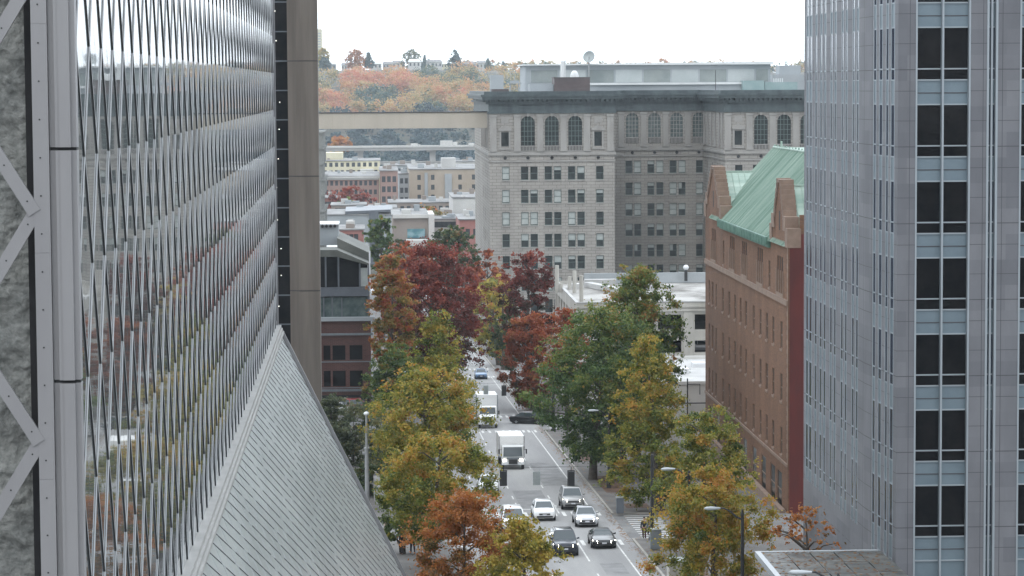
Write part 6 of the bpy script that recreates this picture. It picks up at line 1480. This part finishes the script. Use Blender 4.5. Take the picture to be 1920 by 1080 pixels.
# ================================================================== PEOPLE
SKIN = mk('skin', (.48, .29, .21), rough=.6); HAIR = mk('dark_hair', (.02, .016, .013), rough=.7)
def skinmesh(name, V, E, rad, mat, parent, lv=1, root=0):
    me = bpy.data.meshes.new(name); me.from_pydata(V, E, []); me.materials.append(mat); o = bpy.data.objects.new(name, me); COL.objects.link(o); o.parent = parent; ORG[o.name] = ORG[parent.name]
    m = o.modifiers.new('skin', 'SKIN'); m.use_smooth_shade = True
    for i, v in enumerate(me.skin_vertices[0].data): v.radius = rad[i] if isinstance(rad[i], tuple) else (rad[i], rad[i]); v.use_root = (i == root)
    s = o.modifiers.new('sub', 'SUBSURF'); s.levels = lv; s.render_levels = lv
    return o
def person(label, px, py, coat, legs, h=1.74, rz=0, stride=.22, group='people on foot', long=False, bag=False, hair=HAIR, xy=None):
    p = gy(px, py) if xy is None else Vector((xy[0], xy[1], zg(xy[1]))); on = 0 if any(a < p.y < b for a, b in CX) and False else (.14 if not any(a < p.y < b for a, b in CX) else .01)
    th = thing('person', label, 'person', (p.x, p.y, p.z + on), group, rz); k = h / 1.74; s = stride
    V = [(0, 0, .93), (0, 0, 1.12), (0, -.01, 1.36), (0, -.015, 1.48), (0, -.03, 1.56), (0, -.035, 1.66)]; rad = [.135, .125, .14, .055, .062, .085]; E = [(0, 1), (1, 2), (2, 3), (3, 4), (4, 5)]
    parts = {}
    for sg_ in (-1, 1):
        f = sg_ * s; b0 = len(V)
        V += [(sg_ * .095, 0, .86), (sg_ * .10, -f * .55 - .02, .48), (sg_ * .10, -f + .03, .08), (sg_ * .105, -f - .13, .035)]; rad += [.095, .062, .042, .036]; E += [(0, b0), (b0, b0 + 1), (b0 + 1, b0 + 2), (b0 + 2, b0 + 3)]
        b1 = len(V)
        V += [(sg_ * .19, 0, 1.40), (sg_ * .235, f * .35, 1.13), (sg_ * .24, f * .7 - .08, .90), (sg_ * .24, f * .75 - .1, .85)]; rad += [.06, .046, .033, .034]; E += [(2, b1), (b1, b1 + 1), (b1 + 1, b1 + 2), (b1 + 2, b1 + 3)]
        hx, hy, hz_ = V[b1 + 3]; parts[sg_] = (b0, b1)
        for q, (dx, dy, ln) in enumerate(((-.012, -.03, .075), (-.006, -.01, .085), (.0, .01, .08), (.006, .028, .065))):
            c = len(V); V += [(hx + dx, hy + dy, hz_ - .045), (hx + dx - sg_ * .008, hy + dy - .006, hz_ - .05 - ln * .55), (hx + dx - sg_ * .022, hy + dy - .012, hz_ - .05 - ln)]; rad += [.011, .009, .007]; E += [(b1 + 3, c), (c, c + 1), (c + 1, c + 2)]
        c = len(V); V += [(hx - sg_ * .02, hy - .045, hz_ - .03), (hx - sg_ * .03, hy - .06, hz_ - .065)]; rad += [.012, .009]; E += [(b1 + 3, c), (c, c + 1)]
    # face: nose, ears
    for q in ((0, -.135, 1.645), (-.088, -.03, 1.65), (.088, -.03, 1.65)): c = len(V); V.append(q); rad.append(.014); E.append((5, c))
    V = [(a * k, b * k, c * k) for a, b, c in V]; rad = [r * k for r in rad]
    skinmesh('body', V, E, rad, SKIN, th, 1)
    fc = MB()
    for sg_ in (-1, 1): fc.sphere((sg_ * .032 * k, -.112 * k, 1.672 * k), .011 * k, 6)
    fc.box(-.022 * k, .022 * k, -.119 * k, -.108 * k, 1.607 * k, 1.615 * k); fc.build('facial_features', HAIR, th, local=True)
    b0, b1 = parts[-1]; c0, c1 = parts[1]
    cv = [V[0], V[1], V[2], (0, -.01 * k, 1.44 * k)]; ce = [(0, 1), (1, 2), (2, 3)]; crd = [.165 * k, .15 * k, .165 * k, .085 * k]
    if long: cv.append((0, 0, .66 * k)); ce.append((0, 4)); crd.append(.19 * k)
    for bb in (b1, c1):
        i = len(cv); cv += [V[bb], V[bb + 1], V[bb + 2]]; ce += [(2, i), (i, i + 1), (i + 1, i + 2)]; crd += [.078 * k, .062 * k, .05 * k]
    skinmesh('coat', cv, ce, crd, coat, th, 1)
    tv = [V[0], V[b0], V[b0 + 1], V[b0 + 2], V[c0], V[c0 + 1], V[c0 + 2]]; skinmesh('trousers', tv, [(0, 1), (1, 2), (2, 3), (0, 4), (4, 5), (5, 6)], [r * k for r in (.15, .108, .077, .06, .108, .077, .06)], legs, th, 1)
    hb = MB(); hb.sphere((0, -.015 * k, 1.69 * k), .098 * k, 10, (.95, 1.05, 1.0)); ho_ = hb.build('hair', hair, th, smooth=True, sharp=180, local=True); ho_.location = (0, .02 * k, .015 * k)
    for sg_, bb in ((-1, b0), (1, c0)):
        v = V[bb + 3]; hb = MB(); hb.sphere((v[0], v[1] + .06 * k, .045 * k), .06 * k, 8, (.8, 2.0, .75)); hb.build('shoe', M['black_plastic'], th, smooth=True, sharp=180, local=True)
    if bag:
        hb = MB(); hb.box(.2, .34, -.15, .15, .95, 1.25); hb.build('shoulder_bag', M['slate_metal'], th, local=True)
    return th
BK = mk('black_cloth', (.014, .014, .017), (.028, .028, .032), 8, .9); PK = mk('pinkish_cloth', (.42, .30, .27), (.50, .37, .33), 6, .9); DKR = mk('dark_red_cloth', (.05, .012, .016), rough=.9); DN = mk('dark_denim', (.03, .035, .05), (.045, .05, .07), 9, .9); GR = mk('grey_cloth', (.12, .12, .13), rough=.9)
person('person in a pale pinkish top and dark trousers by the sloped glass edge', 727, 1012, PK, BK, rz=R(185))
person('person in a dark coat walking at the bottom left, left of a pair', 752, 1043, BK, BK, 1.8, rz=R(170), long=True)
person('person in dark clothes walking near the rust-red tree, right of a pair', 774, 1042, BK, DN, 1.72, rz=R(190))
person('person in a long dark coat standing on the far pavement by the loft building', 735, 790, BK, BK, 1.8, rz=R(15), long=True, stride=.1)
person('person in black with a dark red skirt edge standing at the right crossing', 1208, 1012, BK, DKR, 1.7, rz=R(-20), stride=.08, bag=True)
person('person in black beside the dark pole behind the grey signal cabinet', 1219, 1004, BK, BK, 1.8, rz=R(40), stride=.1)
person('person in grey and dark clothes far off by the small green plaza tree', 716, 790, GR, BK, 1.75, rz=R(20), stride=.12)

# ================================================================== HAZE
def haze(d):
    m = bpy.data.materials.new('haze_air'); m.use_nodes = True; N, L = m.node_tree.nodes, m.node_tree.links
    N.remove(N['Principled BSDF']); v = N.new('ShaderNodeVolumePrincipled'); v.inputs['Color'].default_value = (.86, .94, 1, 1); v.inputs['Density'].default_value = d; v.inputs['Anisotropy'].default_value = .1
    L.new(v.outputs[0], N['Material Output'].inputs['Volume'])
    b = MB(); b.box(-4300, 4300, -420, 6400, zg(600) - 2.2, 75); o = b.build('haze', m); tag(o, 'pale bluish autumn haze filling the air over the city', 'haze', kind='stuff')
haze(.000105)
